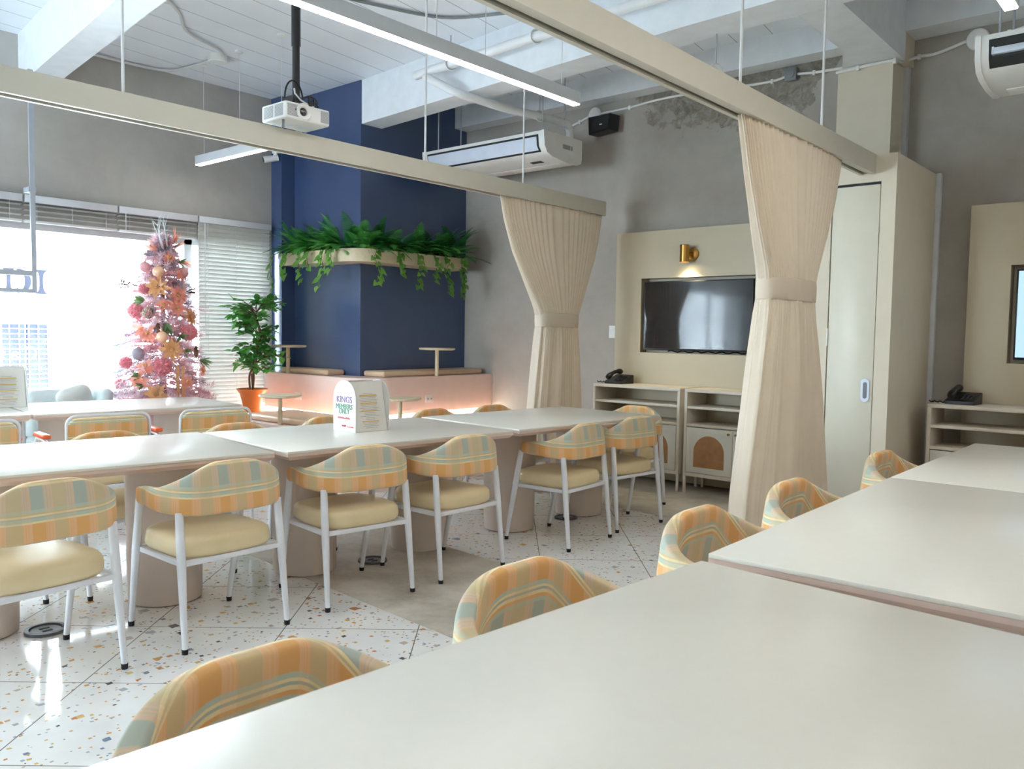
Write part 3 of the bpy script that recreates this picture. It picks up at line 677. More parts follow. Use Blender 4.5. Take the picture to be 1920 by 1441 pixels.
# ------------------------------------------------------------------ curtain tracks, rods and curtains
def track(x, y0, y1, rods, label):
    t = thing('curtain_track', label, 'curtain track', (x, y0, 2.42), 0, 'cream ceiling-hung curtain tracks'); L = y1 - y0
    m = MB().box(.040, .052, 0, L, 0, .125).box(-.052, -.040, 0, L, 0, .125).box(-.040, .040, 0, L, .111, .125)
    m.box(.028, .040, 0, L, 0, .010).box(-.040, -.028, 0, L, 0, .010).box(-.012, .012, 0, L, .01, .05)
    obj('channel', m, 'track', t, 0)
    g = MB(); k = y0
    while k < y1 - .3:
        g.ball((-.02, k - y0 + .15, .03), .008, 8, 6); g.ball((.02, k - y0 + .4, .03), .008, 8, 6); k += .42
    obj('glider', g, 'slot', t)
    for y in rods:
        tp = 3.36 if y > 4.9 else ZC
        obj('rod', MB().cyl((0, y - y0, .125), (0, y - y0, tp - 2.42), .0075, seg=10), 'wire', t)
    return t
track(-4.44, -1.6, 6.36, (-.2, 2.0, 4.15, 5.24), 'left cream curtain track crossing the picture to the far curtain')
track(-1.885, -1.6, BY - .001, (.9, 2.3, 3.86, 4.93), 'right cream curtain track ending on the closet')
def curtain(x, zt, zs, edges, dep, seed, label, npl=46, tie=None):
    """edges: list of (z, y0, y1, depth)"""
    t = thing('curtain', label, 'curtain', (x, 0, 0), 0, 'tied-back cream curtains'); r = random.Random(seed)
    nz, nu = 60, npl * 10; rings_ = []
    E_ = sorted(edges)
    def at(z):
        for (a, b) in zip(E_, E_[1:]):
            if a[0] <= z <= b[0]:
                f = (z - a[0]) / (b[0] - a[0]); return [a[i] + (b[i] - a[i]) * f for i in (1, 2, 3)]
        return E_[-1][1:] if z > E_[-1][0] else E_[0][1:]
    ph = [r.uniform(-.6, .6) for _ in range(npl + 1)]
    for i in range(nz + 1):
        z = zs + (zt - zs) * i / nz; y0, y1, d = at(z); c, hw = (y0 + y1) / 2, (y1 - y0) / 2
        up_ = sstep(tie, zt, z); ring = []
        for k in range(nu):
            a = 2 * PI * k / nu; ca, sa = math.cos(a), math.sin(a)
            yy = math.copysign(abs(ca) ** .8, ca); xx = math.copysign(abs(sa) ** .55, sa)
            q = a / (2 * PI) * npl; fine = math.sin(2 * PI * q + ph[int(q) % npl])
            broad = math.sin(a * 9 + .6 * math.sin(z * 2 + seed)) * .6 + math.sin(a * 15 + z * 1.2) * .4
            lowf = 1 - sstep(tie - .5, tie + .2, z)
            bump_ = fine * .0075 * (.45 + .55 * up_) * (1 - .75 * lowf) + broad * .02 * (lowf * .8 + .15)
            near_tie = 1 - .55 * math.exp(-((z - tie) / .06) ** 2)
            ring.append((xx * (d + bump_ * near_tie * 1.3), c + yy * (hw + bump_ * .5), z))
        rings_.append(ring)
    obj('drape', MB().rings(rings_), 'curtain', t, 175)
    y0, y1, d = at(tie); c, hw = (y0 + y1) / 2, (y1 - y0) / 2
    def band(z, g): return [((d + g) * math.copysign(abs(math.sin(a)) ** .6, math.sin(a)), c + (hw + g) * math.copysign(abs(math.cos(a)) ** .8, math.cos(a)), z) for a in [2 * PI * k / 60 for k in range(60)]]
    obj('tieback', MB().rings([band(tie - .06, .006), band(tie - .055, .013), band(tie - .01, .016), band(tie + .04, .015), band(tie + .058, .012), band(tie + .062, .004)]), 'curtain', t, 50, label='flat cream tie band')
    return t
curtain(-4.44, 2.425, .012, [(.012, 5.30, 6.16, .10), (.7, 5.38, 6.05, .085), (1.36, 5.46, 5.99, .075), (1.45, 5.475, 5.975, .07), (1.56, 5.43, 6.02, .07), (1.75, 5.30, 6.12, .06), (2.0, 5.13, 6.24, .045), (2.25, 5.02, 6.32, .038), (2.425, 4.975, 6.35, .036)], .05, 3, 'far cream curtain tied back, hanging between navy column and television', 58, 1.45)
curtain(-1.885, 2.425, .012, [(.012, 3.93, 5.22, .11), (.5, 3.98, 5.10, .10), (1.0, 4.10, 4.97, .09), (1.45, 4.19, 4.83, .08), (1.59, 4.21, 4.82, .07), (1.70, 4.18, 4.86, .07), (1.9, 4.08, 4.99, .06), (2.15, 3.97, 5.14, .045), (2.425, 3.87, 5.24, .036)], .05, 9, 'near cream curtain tied back beside the closet door', 58, 1.59)

# ------------------------------------------------------------------ linear pendant lights
def linear_light(p, L, ax, label, cables=(.3, .8), lamp='led'):
    t = thing('linear_light', label, 'light', p, 0 if ax == 'y' else PI / 2, 'white linear pendant lights')
    obj('housing', MB().box(-.032, .032, 0, L, .006, .085, .002), 'white', t)
    obj('diffuser', MB().box(-.027, .027, .003, L - .003, 0, .006), lamp, t, 0)
    for f in cables:
        c = obj('cable', MB().cyl((0, f * L, .085), (0, f * L, ZC - p[2]), .0022, seg=6), 'wire', t)
        obj('canopy', MB().lathe([(.035, ZC - p[2]), (.035, ZC - p[2] - .012), (.02, ZC - p[2] - .02), (0, ZC - p[2] - .02)], (0, f * L, 0), 16), 'plastic', c)
    return t
linear_light((-3.44, 1.75, 2.88), 2.86, 'y', 'long linear pendant light across the top of the picture', (.12, .54, .68, .94))
linear_light((-5.85, 4.06, 2.87), 1.62, 'x', 'short linear pendant light before the grey window wall', (.15, .55, .93))
linear_light((-.86, 1.4, 2.88), 3.14, 'y', 'linear pendant light whose end shows at the top right corner', (.1, .5, .93), 'led_warm')

for i, (x, y0, L_) in enumerate(((-3.44, -3.4, 2.86), (-.86, -3.2, 2.86), (-6.0, -2.6, 2.86), (1.3, .2, 2.86), (1.3, 3.4, 2.86))):  # added fill pendants out of view, to brighten the room
    linear_light((x, y0, 2.88), L_, 'y', 'added fill pendant light out of view, %s of five unseen ones' % ORD[i], (.12, .88), 'led_warm' if i in (1, 3, 4) else 'led')
# ------------------------------------------------------------------ projector on its ceiling pole
px, py, pz = -4.36, 3.005, 2.573
t = thing('projector', 'white projector hanging above the left curtain track', 'projector', (px, py, pz))
obj('body', MB().box(-.125, .125, -.158, .158, 0, .098, .012, 3), 'plastic', t)
for (ax, a, b) in (('f', -.145, -.06), ('f', .09, .15), ('s', -.10, .0), ('s', .015, .1)):
    m = MB()
    for k in range(14):
        z = .016 + k * .005
        if ax == 'f': m.box(.1243, .1262, a, b, z, z + .0025)
        else: m.box(a, b, -.1592, -.1573, z, z + .0025)
    obj('vent_slots', m, 'grey', t, 0)
ln = obj('lens_ring', MB().lathe([(.050, .115), (.050, .138), (.046, .142), (.028, .130), (.026, .118)], (0, -.035, .052), 32, 'x'), 'plastic', t)
obj('lens', MB().lathe([(.0, .134), (.012, .133), (.022, .129), (.027, .122), (.027, .112)], (0, -.035, .052), 28, 'x'), 'lens', ln)
obj('sensor', MB().cyl((.12, -.085, .056), (.1275, -.085, .056), .006), 'dark', t)
obj('foot', MB().cyl((.06, -.13, -.035), (.06, -.13, .002), .006, .008).cyl((.06, -.13, -.045), (.06, -.13, -.033), .008), 'grey', t)
t = thing('projector_mount', 'black ceiling pole with cable loops holding the projector', 'mount', (px, py, pz + .098))
hz = ZC - pz - .098
obj('pole', MB().cyl((.03, -.02, .05), (.03, -.02, .36), .022, seg=20).cyl((.03, -.02, .36), (.03, -.02, hz), .027, seg=20), 'black', t)
obj('bracket', MB().box(-.04, .10, -.08, .06, .001, .015, .003).cyl((.03, -.02, .015), (.03, -.02, .06), .03).box(-.02, .08, -.085, -.075, .001, .05).box(-.02, .08, .055, .065, .001, .05), 'black', t)
obj('ceiling_plate', MB().lathe([(.06, hz), (.06, hz - .015), (.03, hz - .03)], (.03, -.02, 0), 24), 'black', t)
def loop(c, r, tilt, n=20, e=1.0, a0=0, a1=360):
    M_ = Matrix.Rotation(tilt, 3, 'Z'); return [Vector(c) + M_ @ Vector((0, r * math.cos(math.radians(a0 + (a1 - a0) * i / n)), r * e * math.sin(math.radians(a0 + (a1 - a0) * i / n)))) for i in range(n + 1)]
m = MB().tube(loop((.06, -.055, .03), .075, .2, e=1.5, a0=-5, a1=185), .005, 8).tube(loop((.07, .06, .045), .035, .5, e=.9), .005, 8).tube(loop((.08, .045, .035), .045, -.3, e=.7), .005, 8).tube(loop((.05, .10, .01), .03, .2, e=1.2, a0=-20, a1=200), .006, 8)
obj('black_cables', m, 'black', t)
obj('pale_cable', MB().tube([(.055, -.05, .10), (.062, -.05, .07), (.075, -.02, .035), (.09, .03, .012), (.10, .06, .004)], .005, 8), 'wire', t)

# ------------------------------------------------------------------ air conditioners, pipe, wall fittings
def aircon(loc, L, D, H, rz, label, louvre_open, rods):
    t = thing('air_conditioner', label, 'air conditioner', loc, rz, 'ceiling-hung air conditioners')
    # local: x along length, y depth away from the louvres, z up
    pr = [(0, H), (0.0, H - .03), (.012, H * .42), (.05, H * .20), (.13, H * .08), (.30, .0), (D - .06, .0), (D - .012, .02), (D, .06), (D, H)]
    obj('body', MB().prism(pr, 0.03, L - .03, lambda a, b, h_: (h_, a, b)), 'plastic', t, 50)
    for a, b in ((0, .03), (L - .03, L)):
        obj('end_cap', MB().prism([(q - .006 if q < .3 else q + .002, w_ - .006 if w_ < H * .3 else w_ + .002) for q, w_ in pr], a, b, lambda q, w_, h_: (h_, q, w_)), 'plastic', t, 40)
    obj('louvre_recess', MB().prism([(-.004, H - .03), (.006, H * .42), (.040, H * .21), (.075, H * .25), (.075, H - .03)], .07, L - .07, lambda a, b, h_: (h_, a, b)), 'darkslot', t, 0)
    if louvre_open: obj('louvre', MB().box(.1, L - .1, -.03, .0, H - .12, H - .085, .003).box(.09, .1, -.03, .02, H - .12, H - .08), 'acpanel', t)
    else: obj('louvre', MB().prism([(-.010, H - .05), (-.002, H * .45), (.026, H * .27), (.036, H * .29), (.01, H - .05)], .085, L - .085, lambda a, b, h_: (h_, a, b)), 'acpanel', t)
    obj('display', MB().prism([(.20, .014), (.25, .0085), (.25, .003), (.20, .0075)], L - .33, L - .20, lambda a, b, h_: (h_, a, b)), 'darkslot', t, 0)
    obj('intake_grille', MB().box(.1, L - .1, .34, D - .08, -.004, .002, .002), 'plastic', t)
    if not louvre_open: obj('rating_label', MB().box(L + .0, L + .0012, .27, .38, H * .48, H * .66).box(L, L + .0012, .39, .415, H * .48, H * .66), 'label', t, 0)
    for (a, b) in rods: obj('rod', MB().cyl((a, b, H), (a, b, ZC - loc[2]), .006, seg=8), 'steel', t)
    return t
aircon((-6.22, 5.78, 2.90), 1.56, .56, .225, 0, 'white air conditioner hung above the bench by the navy column', False, ((.1, .12), (.1, .44), (1.44, .12), (1.44, .44)))
aircon((-1.17, 5.28, 2.80), 1.56, .56, .225, 0, 'white air conditioner with open louvre at the top right corner', True, ((.1, .1), (.16, .14), (1.4, .1)))
m = MB(); pth = [(-5.44, 4.97, 3.54)] + [(-5.44 + 7.6 * i / 40, 4.97 - .42 * i / 40, 3.545 + .003 * math.sin(i * 2.2)) for i in range(1, 41)]
m.tube(pth, .038, 14)
tag(obj('insulated_pipe', m, 'insul'), 'straight white insulated pipe running along the ceiling beam', 'pipe', 'white insulated pipes')
br = [(-5.30, 4.95, 3.50), (-5.15, 4.96, 3.42), (-5.0, 5.02, 3.335), (-4.92, 5.25, 3.30), (-4.87, 5.55, 3.285), (-4.82, 5.85, 3.285), (-4.80, 6.1, 3.29), (-4.79, 6.27, 3.28), (-4.80, 6.33, 3.24), (-4.81, 6.345, 3.18), (-4.82, 6.345, 3.12)]
def smooth_path(P, n=6):
    P = [Vector(p) for p in P]; out = []
    for i in range(len(P) - 1):
        a, b, c, d = P[max(0, i - 1)], P[i], P[i + 1], P[min(len(P) - 1, i + 2)]
        for k in range(n):
            t = k / n; out.append(.5 * ((2 * b) + (-a + c) * t + (2 * a - 5 * b + 4 * c - d) * t * t + (-a + 3 * b - 3 * c + d) * t ** 3))
    return out + [P[-1]]
tag(obj('insulated_pipe', MB().tube(smooth_path(br), .036, 14), 'insul'), 'bent white insulated pipe dropping to the far air conditioner', 'pipe', 'white insulated pipes')
def hanger(x, y, z, r, top, label):
    t = thing('pipe_hanger', label, 'hanger', (x, y, z), 0, 'pipe hanger rings')
    obj('ring', MB().tube([(r * math.cos(2 * PI * k / 24) * .25, r * math.cos(2 * PI * k / 24), r * math.sin(2 * PI * k / 24)) for k in range(24)], .006, 6, closed=True, flat=2.2), 'plastic', t)
    obj('rod', MB().cyl((0, 0, r), (0, 0, top - z), .005, seg=8), 'steel', t)
hanger(-5.0, 4.95, 3.545, .048, ZC, 'ring hanger at the bend end of the straight insulated pipe')
hanger(-4.05, 4.90, 3.548, .048, ZC, 'ring hanger on the straight insulated pipe left of the right track')
hanger(-4.80, 5.88, 3.285, .048, ZC, 'ring hanger on the bent insulated pipe')
hanger(-2.72, 5.20, 3.10, .06, 3.36, 'empty ring hanger under the beam, left of the pillar')
def conduit(P, label, r=.011):
    t = thing('conduit', label, 'conduit', (0, 0, 0), 0, 'white surface conduits')
    obj('pipe_run', MB().tube(smooth_path(P), r, 8), 'plastic', t)
    for p in P[1:-1:2]: obj('clip', MB().box(p[0] - .012, p[0] + .012, p[1] - .014, p[1] + .014, p[2] - .022, p[2] + .016, .003), 'plastic', t)
conduit([(-5.1, 6.735, 3.40), (-4.98, 6.735, 3.43), (-4.88, 6.735, 3.46)], 'short white conduit left of the black loudspeaker')
conduit([(-4.72, 6.735, 3.47), (-4.4, 6.735, 3.475), (-4.07, 6.735, 3.495), (-3.6, 6.735, 3.49), (-3.33, 6.735, 3.47), (-3.0, 6.735, 3.46), (-2.88, 6.735, 3.48)], 'long white conduit above the bare concrete patch')
conduit([(-2.79, 6.735, 3.48), (-2.65, 6.735, 3.465), (-2.5, 6.735, 3.46), (-2.36, 6.735, 3.455)], 'white conduit between grey junction box and cream pillar')
conduit([(-2.36, 6.425, 3.332), (-2.2, 6.425, 3.338), (-2.0, 6.425, 3.344), (-1.942, 6.43, 3.342), (-1.93, 6.55, 3.36), (-1.86, 6.73, 3.43), (-1.74, 6.735, 3.43), (-1.55, 6.735, 3.475)], 'white conduit bending round the top of the cream pillar')
conduit([(-1.40, 6.735, 3.475), (-1.28, 6.735, 3.48), (-1.1, 6.735, 3.51), (-.9, 6.735, 3.54)], 'white conduit right of the round cover, above the right air conditioner')
for x, z, lb in ((-4.80, 3.465, 'round white junction cover above the black loudspeaker'), (-1.475, 3.475, 'round white junction cover beside the right air conditioner')):
    tag(obj('junction_box', MB().lathe([(.075, 0), (.075, -.022), (.068, -.028), (0, -.028)], (x, YB, z), 28, 'y').cyl((x + .04, 6.726, z + .04), (x + .04, 6.72, z + .04), .006), 'plastic'), lb, 'junction box', 'wall junction boxes')
tag(obj('junction_box', MB().box(-2.885, -2.785, 6.70, YB, 3.43, 3.53, .006).lathe([(.035, 0), (.035, -.008), (.02, -.012)], (-2.835, 6.70, 3.48), 18, 'y'), 'grey'), 'square grey junction box on the wall left of the cream pillar', 'junction box', 'wall junction boxes')
t = thing('loudspeaker', 'small black loudspeaker on the back wall near far air conditioner', 'speaker', (-4.62, 6.66, 3.325), math.radians(-8))
obj('cabinet', MB().prism([(-.135, -.08), (.125, -.07), (.14, .075), (-.145, .085)], -.09, .04, lambda a, b, h_: (a, h_, b)), 'black', t)
obj('grille', MB().prism([(-.125, -.07), (.115, -.06), (.13, .065), (-.135, .075)], -.096, -.09, lambda a, b, h_: (a, h_, b)), 'dark', t, 0)
obj('badge', MB().box(.01, .04, -.099, -.095, -.012, -.004), 'plastic', t, 0)
obj('bracket', MB().box(-.03, .03, .04, .085, -.03, .03), 'dark', t, 0)
t = thing('security_camera', 'small white security camera at the top of the navy pilaster', 'camera', (-7.72, 5.10, 3.16))
obj('mount', MB().box(-.045, .045, -.05, 0, .03, .12, .004).cyl((0, -.03, .03), (0, -.05, -.02), .02), 'plastic', t)
obj('barrel', MB().cyl((.03, -.02, -.02), (-.04, -.15, -.05), .032, .034, 18), 'plastic', t)
obj('lens', MB().cyl((-.04, -.15, -.05), (-.044, -.157, -.052), .028, seg=18), 'lens', t)
t = thing('ceiling_junction_box', 'round white junction box on the ceiling with cables leading off', 'junction box', (-7.0, 4.0, ZC))
obj('cover', MB().lathe([(.085, 0), (.08, -.06), (.075, -.065), (0, -.065)], seg=28), 'plastic', t)
obj('cable', MB().tube(smooth_path([(.05, .02, -.02), (.2, -.1, -.02), (.4, -.5, -.02), (.75, -.75, -.02), (1.0, -1.05, -.02)]), .012, 8), 'wire', t)
obj('cable', MB().tube(smooth_path([(-.06, .0, -.02), (-.4, -.02, -.02), (-.72, -.1, -.02), (-.8, -.4, -.02), (-.8, -1.05, -.02)]), .012, 8), 'wire', t)
tag(obj('ceiling_cable', MB().tube(smooth_path([(-6.0, 2.75, 3.765), (-5.2, 3.4, 3.765), (-5.0, 4.0, 3.765), (-4.75, 4.6, 3.765), (-4.3, 4.85, 3.765)]), .012, 8), 'grey'), 'grey cable looping over the ceiling behind the long pendant light', 'cable')

# ------------------------------------------------------------------ window wall: blinds, sign frame, lettering
def blind(y0, y1, ztop, zbot, label, closed):
    t = thing('window_blind', label, 'blind', (XL + .05, y0, ztop), 0, 'white slatted window blinds'); L = y1 - y0 - .012
    obj('head_rail', MB().box(-.035, .035, .006, L, -.062, 0, .003), 'white', t)
    m = MB(); z = -.085; pitch = .043 if not closed else .0405
    tilt = math.radians(8 if not closed else 62); hw = .024
    H = ztop - zbot; k = 0
    while z > -H + .03:
        jit = .02 * math.sin(k * 1.3) if closed else 0
        for (a0, a1) in ((-1, 0), (0, 1)):
            pass
        c, s_ = math.cos(tilt + jit), math.sin(tilt + jit)
        pts = [(-hw, 0), (0, .004), (hw, 0)]
        r0 = [(c * a - s_ * b, .01, z + s_ * a + c * b) for a, b in pts] + [(c * a - s_ * (b - .0025), .01, z + s_ * a + c * (b - .0025)) for a, b in reversed(pts)]
        m.rings([r0, [(p[0], L - .004, p[2]) for p in r0]])
        z -= pitch; k += 1
    obj('slats', m, 'slat', t, 30)
    obj('bottom_rail', MB().box(-.026, .026, .008, L - .002, -H, -H + .02, .003), 'slat', t)
    m = MB(); n = 3 if L > .5 else 2
    for i in range(n):
        y = .1 + (L - .2) * i / max(1, n - 1)
        m.cyl((.027, y, -.06), (.027, y, -H + .01), .0015, seg=5)
    m.cyl((.04, .06, -.06), (.04, .06, -min(H, 1.2)), .003, seg=6)
    obj('ladder_cord', m, 'wire', t)
ZB = 2.445
blind(1.55, 2.655, ZB, 2.215, 'raised white blind at the left edge of the picture', False)
blind(2.655, 3.445, ZB, 2.215, 'raised white blind beside the hanging sign frame pole', False)
blind(3.445, 4.225, ZB, 2.215, 'raised white blind above the pink Christmas tree', False)
blind(4.225, 5.058, ZB, .495, 'fully lowered white blind behind the potted tree', True)
t = thing('hanging_sign_frame', 'grey metal sign frame hanging on a pole before the window', 'sign frame', (-7.3, 2.555, 1.6))
obj('pole', MB().box(-.012, .012, -.018, .018, 0, 1.76), 'steel', t, 0)
obj('frame_bar', MB().box(-.012, .012, -1.0, -.018, .135, .175), 'steel', t, 0); obj('frame_bar', MB().box(-.012, .012, -1.0, -.018, 0, .03), 'steel', t, 0); obj('frame_bar', MB().box(-.012, .012, -1.03, -1.0, 0, 1.76), 'steel', t, 0)
obj('clamp', MB().box(-.10, .014, -.03, .024, .80, .84), 'steel', t, 0)
def serif_i(c, w_, h_): 
    a = [(c - w_ / 2, 0), (c + w_ / 2, 0), (c + w_ * .22, h_ * .16), (c + w_ * .16, h_ * .35), (c + w_ * .16, h_ * .65), (c + w_ * .22, h_ * .84), (c + w_ / 2, h_), (c - w_ / 2, h_), (c - w_ * .22, h_ * .84), (c - w_ * .16, h_ * .65), (c - w_ * .16, h_ * .35), (c - w_ * .22, h_ * .16)]
    return a
t = thing('window_lettering', 'mirrored grey serif letters stuck on the window, read from outside', 'lettering', (XL - .112, 2.52, 1.615))
gm = lambda a, b, h_: (h_, a, b)
for c in (.065, .325): obj('letter', MB().prism(serif_i(c, .105, .215), 0, .002, gm), 'decal', t, 0)
m = MB(); cx, cz, ro = .14, .1075, .108
o_ = [(cx + .105 * math.cos(a) * 1.0, cz + ro * math.sin(a)) for a in [math.radians(-90 + 180 * i / 20) for i in range(21)]]
i_ = [(cx + .052 * math.cos(a), cz + ro * .78 * math.sin(a)) for a in [math.radians(90 - 180 * i / 20) for i in range(21)]]
m.prism(o_ + i_, 0, .002, gm); m.prism([(cx, cz + ro), (cx, cz + ro * .5), (cx - .012, cz + ro * .5), (cx - .012, cz + ro)], 0, .002, gm); m.prism([(cx, cz - ro), (cx, cz - ro * .5), (cx - .012, cz - ro * .5), (cx - .012, cz - ro)], 0, .002, gm)
obj('letter', m, 'decal', t, 0)
t = thing('window_lettering', 'mirrored white script letters low on the window, over the dark shutter', 'lettering', (XL - .112, 2.66, 1.09))
text('letter', 'C', .17, 'decalw', t, (0, .09, .0), (PI / 2, 0, -PI / 2), ext=.001); text('letter', 'a', .17, 'decalw', t, (0, -.04, .0), (PI / 2, 0, -PI / 2), ext=.001); text('letter', 'f', .17, 'decalw', t, (0, -.13, .0), (PI / 2, 0, -PI / 2), ext=.001)

# outside: pavement and the storefront across the street
struct('ground', MB().box(-40, XL - .21, -25, 25, -.15, -.02), 'street', smooth=0)
t = thing('street_building', 'white storefront across the street, blown out in daylight outside', 'building', (-13, 0, 0))
obj('facade', MB().box(-.3, 0, -18, 22, -.02, 5.5), 'facade', t, 0)
m = MB().box(0, .03, 4.12, 4.40, .45, 1.38).box(0, .03, 4.43, 4.73, .45, 1.38)
sh = obj('shutter', m, 'shutter', t, 0)
m = MB()
for k in range(13): m.box(.03, .045, 4.10, 4.76, .5 + k * .072, .512 + k * .072)
for k in range(5): m.box(.03, .045, 4.20 + k * .125, 4.209 + k * .125, .45, 1.38)
obj('security_grille', m, 'gridw', sh, 0)
wn = obj('shop_window', MB().box(0, .02, 4.92, 5.36, .92, 1.32), 'teal', t, 0)
obj('poster', MB().box(.02, .03, 4.96, 5.12, .94, 1.16), 'gridw', wn, 0)
text('shop_lettering', 'WER', .12, 'teal', t, (.01, 5.08, .80), (PI / 2, 0, PI / 2))
obj('awning', MB().prism([(0, 1.6), (.5, 1.5), (.5, 1.47), (0, 1.55)], 4.0, 5.1, lambda a, b, h_: (a, h_, b)), 'facade', t, 0)
# armchair sofa at the window
t = thing('sofa', 'pale blue-grey sofa under the window, left of the Christmas tree', 'sofa', (-7.35, 2.97, 0), math.radians(0))
obj('seat_base', MB().box(-.22, .28, -.42, .10, .12, .42, .04, 3), 'sofa', t)
obj('backrest', MB().box(-.26, -.12, -.42, .12, .40, .80, .05, 4), 'sofa', t)
obj('armrest', MB().box(-.24, .26, .02, .12, .38, .82, .045, 4), 'sofa', t)
m = MB()
for a in (-.18, .24):
    for b in (-.38, .06): m.cyl((a, b, .001), (a, b, .13), .02)
obj('leg', m, 'bwood', t)
pm_ = MB().ball((0, 0, 0), .2, 24, 14, (.30, 1, 1))
pm_.v = [(x, math.copysign(abs(y / .2) ** .5, y) * .14, math.copysign(abs(z / .2) ** .5, z) * .15) for x, y, z in pm_.v]
pm_.xf(Matrix.Rotation(.35, 4, 'Y') @ Matrix.Rotation(.3, 4, 'X'))
tag(obj('throw_pillow', pm_, 'pillow', loc=(-7.27, 2.84, .70), smooth=60), 'grey square throw pillow leaning on the sofa', 'pillow')

# ------------------------------------------------------------------ planter ledge with ferns and trailing vines
t = thing('planter_ledge', 'pale L-shaped planter ledge wrapped round the navy column', 'planter')
oc = [(-7.53, 5.0)] + arc(-6.55, 5.28, .28, 270, 360, 10) + [(-6.27, 6.49)]
ob_ = oc + [(-6.549, 6.49), (-6.549, 5.2615), (-7.53, 5.2615)]
ic = [(-7.51, 5.02)] + arc(-6.55, 5.28, .26, 270, 360, 10) + [(-6.29, 6.47), (-6.53, 6.47), (-6.53, 5.2415), (-7.51, 5.2415)]
obj('trough', MB().prism(ob_, 2.0, 2.125), 'bwood', t, 30)
obj('soil', MB().prism(ic, 2.124, 2.130), 'soil', t, 0)
def frond(m, p, d, L, droop, W, n=15):
    d = d.normalized(); hd = Vector((d.x, d.y, 0)); hd = hd.normalized() if hd.length > .01 else Vector((1, 0, 0))
    pts = []; q = Vector(p); dd = d.copy(); st_ = L / n
    for i in range(n + 1):
        pts.append(q.copy()); q = q + dd * st_; dd = (dd + Vector((0, 0, -droop / n)) + hd * .02).normalized()
    m.tube(pts, [.003 * (1 - .7 * i / n) for i in range(n + 1)], 4)
    for i in range(2, n + 1):
        tt = (pts[i] - pts[i - 1]).normalized(); sd = tt.cross(Vector((0, 0, 1))); sd = sd.normalized() if sd.length > .05 else Vector((1, 0, 0)); f = i / n
        wl = W * math.sin(PI * min(1, .12 + f * .88)) ** .7 * (1 - .25 * f)
        for s_ in (-1, 1):
            for h_ in (0, .5):
                b = pts[i] - tt * st_ * h_; e = b + sd * s_ * wl + tt * wl * .35 - Vector((0, 0, wl * .2)); hw = st_ * .19
                up_ = Vector((0, 0, hw * .4))
                m._add([b - tt * hw, b + (e - b) * .55 - tt * hw * .8 + up_, e, b + (e - b) * .55 + tt * hw * .9 + up_, b + tt * hw], [(0, 1, 2, 3, 4)])
def fern(x, y, outd, label, mat, L=.34, seed=0):
    r = random.Random(seed); m = MB(); o3 = Vector((outd[0], outd[1], 0)); sd = Vector((-outd[1], outd[0], 0))
    for k in range(14):
        a = r.uniform(-1.3, 1.3); el = r.uniform(.3, 1.35)
        d = (o3 * math.cos(a) * .9 + sd * math.sin(a)) * math.cos(el) + Vector((0, 0, math.sin(el)))
        frond(m, (0, 0, 0), d, L * r.uniform(.8, 1.2), r.uniform(.6, 1.7), .078 * r.uniform(.8, 1.2))
    tag(obj('fern', m, mat, loc=(x, y, 2.128), smooth=60), label, 'plant', 'ferns in the planter ledge')
n1, n2 = 7, 8
for i in range(n1):
    fern(-7.40 + i * .15, 5.11, (-.15 + .05 * i, -1), 'green fern on the left arm of the planter ledge, %s from its left end' % ORD[i], 'fern' if i % 3 else 'fern2', .36 if i != 2 else .33, 20 + i)
for i in range(n2):
    fern(-6.40, 5.17 + i * .175, (1, -.1 + .03 * i), 'dark green fern on the right arm of planter ledge, %s from the corner' % ORD[i], 'fern2' if i % 2 else 'fern', .36 if i < 6 else .42, 60 + i)
def heart(m, p, d, nrm, L, mi=0):
    d = d.normalized(); sd = d.cross(nrm).normalized(); nn = sd.cross(d)
    o = [(-.10, .22), (-.16, .38), (-.02, .50), (.22, .52), (.5, .40), (.78, .20), (1, 0), (.78, -.20), (.5, -.40), (.22, -.52), (-.02, -.50), (-.16, -.38), (-.10, -.22), (0, 0)]
    vs_ = [p + d * a * L + sd * b * L * .9 + nn * (abs(b) * .22 - a * a * .18) * L for a, b in o] + [p + d * .45 * L - nn * .04 * L]
    n = len(o); m._add(vs_, [(i, (i + 1) % n, n) for i in range(n)], mi)
def vine(x, y, outd, drop, label, seed):
    r = random.Random(seed); o3 = Vector((outd[0], outd[1], 0)); sd = Vector((-outd[1], outd[0], 0)); t = thing('pothos_vine', label, 'plant', (x, y, 2.128), 0, 'trailing vines in the planter ledge')
    P = [Vector((0, 0, 0)), o3 * .10 + Vector((0, 0, .03)), o3 * .19 + Vector((0, 0, -.02))]; n = max(3, int(drop / .05))
    for k in range(1, n + 1): P.append(o3 * (.20 + .02 * math.sin(k + seed)) + sd * .02 * math.sin(k * 1.4 + seed) + Vector((0, 0, -.02 - drop * k / n)))
    obj('stem', MB().tube(P, .003, 5), 'vine', t)
    m = MB()
    for k in range(1, len(P)):
        for q in range(2):
            a = r.uniform(-1, 1); d = o3 * .5 + sd * a * 1.1 + Vector((0, 0, -r.uniform(.3, 1)))
            heart(m, P[k] + d.normalized() * .015, d, o3 + Vector((0, 0, .6)) + sd * r.uniform(-.3, .3), r.uniform(.05, .085))
    obj('leaves', m, 'pothos', t, 60)
vl = [(-7.50, .33), (-7.33, .20), (-7.08, .26), (-6.95, .14), (-6.72, .34), (-6.58, .18)]
for i, (x, d) in enumerate(vl): vine(x, 5.12, (-.55, -.85) if i == 0 else (0, -1), d, 'trailing heart-leaf vine on the left arm of planter ledge, %s from left' % ORD[i], 5 + i)
vr = [(5.2, .30), (5.5, .20), (5.75, .30), (5.98, .24), (6.15, .34), (6.38, .36)]
for i, (y, d) in enumerate(vr): vine(-6.42, y, (1, 0), d, 'trailing heart-leaf vine on the right arm of planter ledge, %s from corner' % ORD[i], 35 + i)

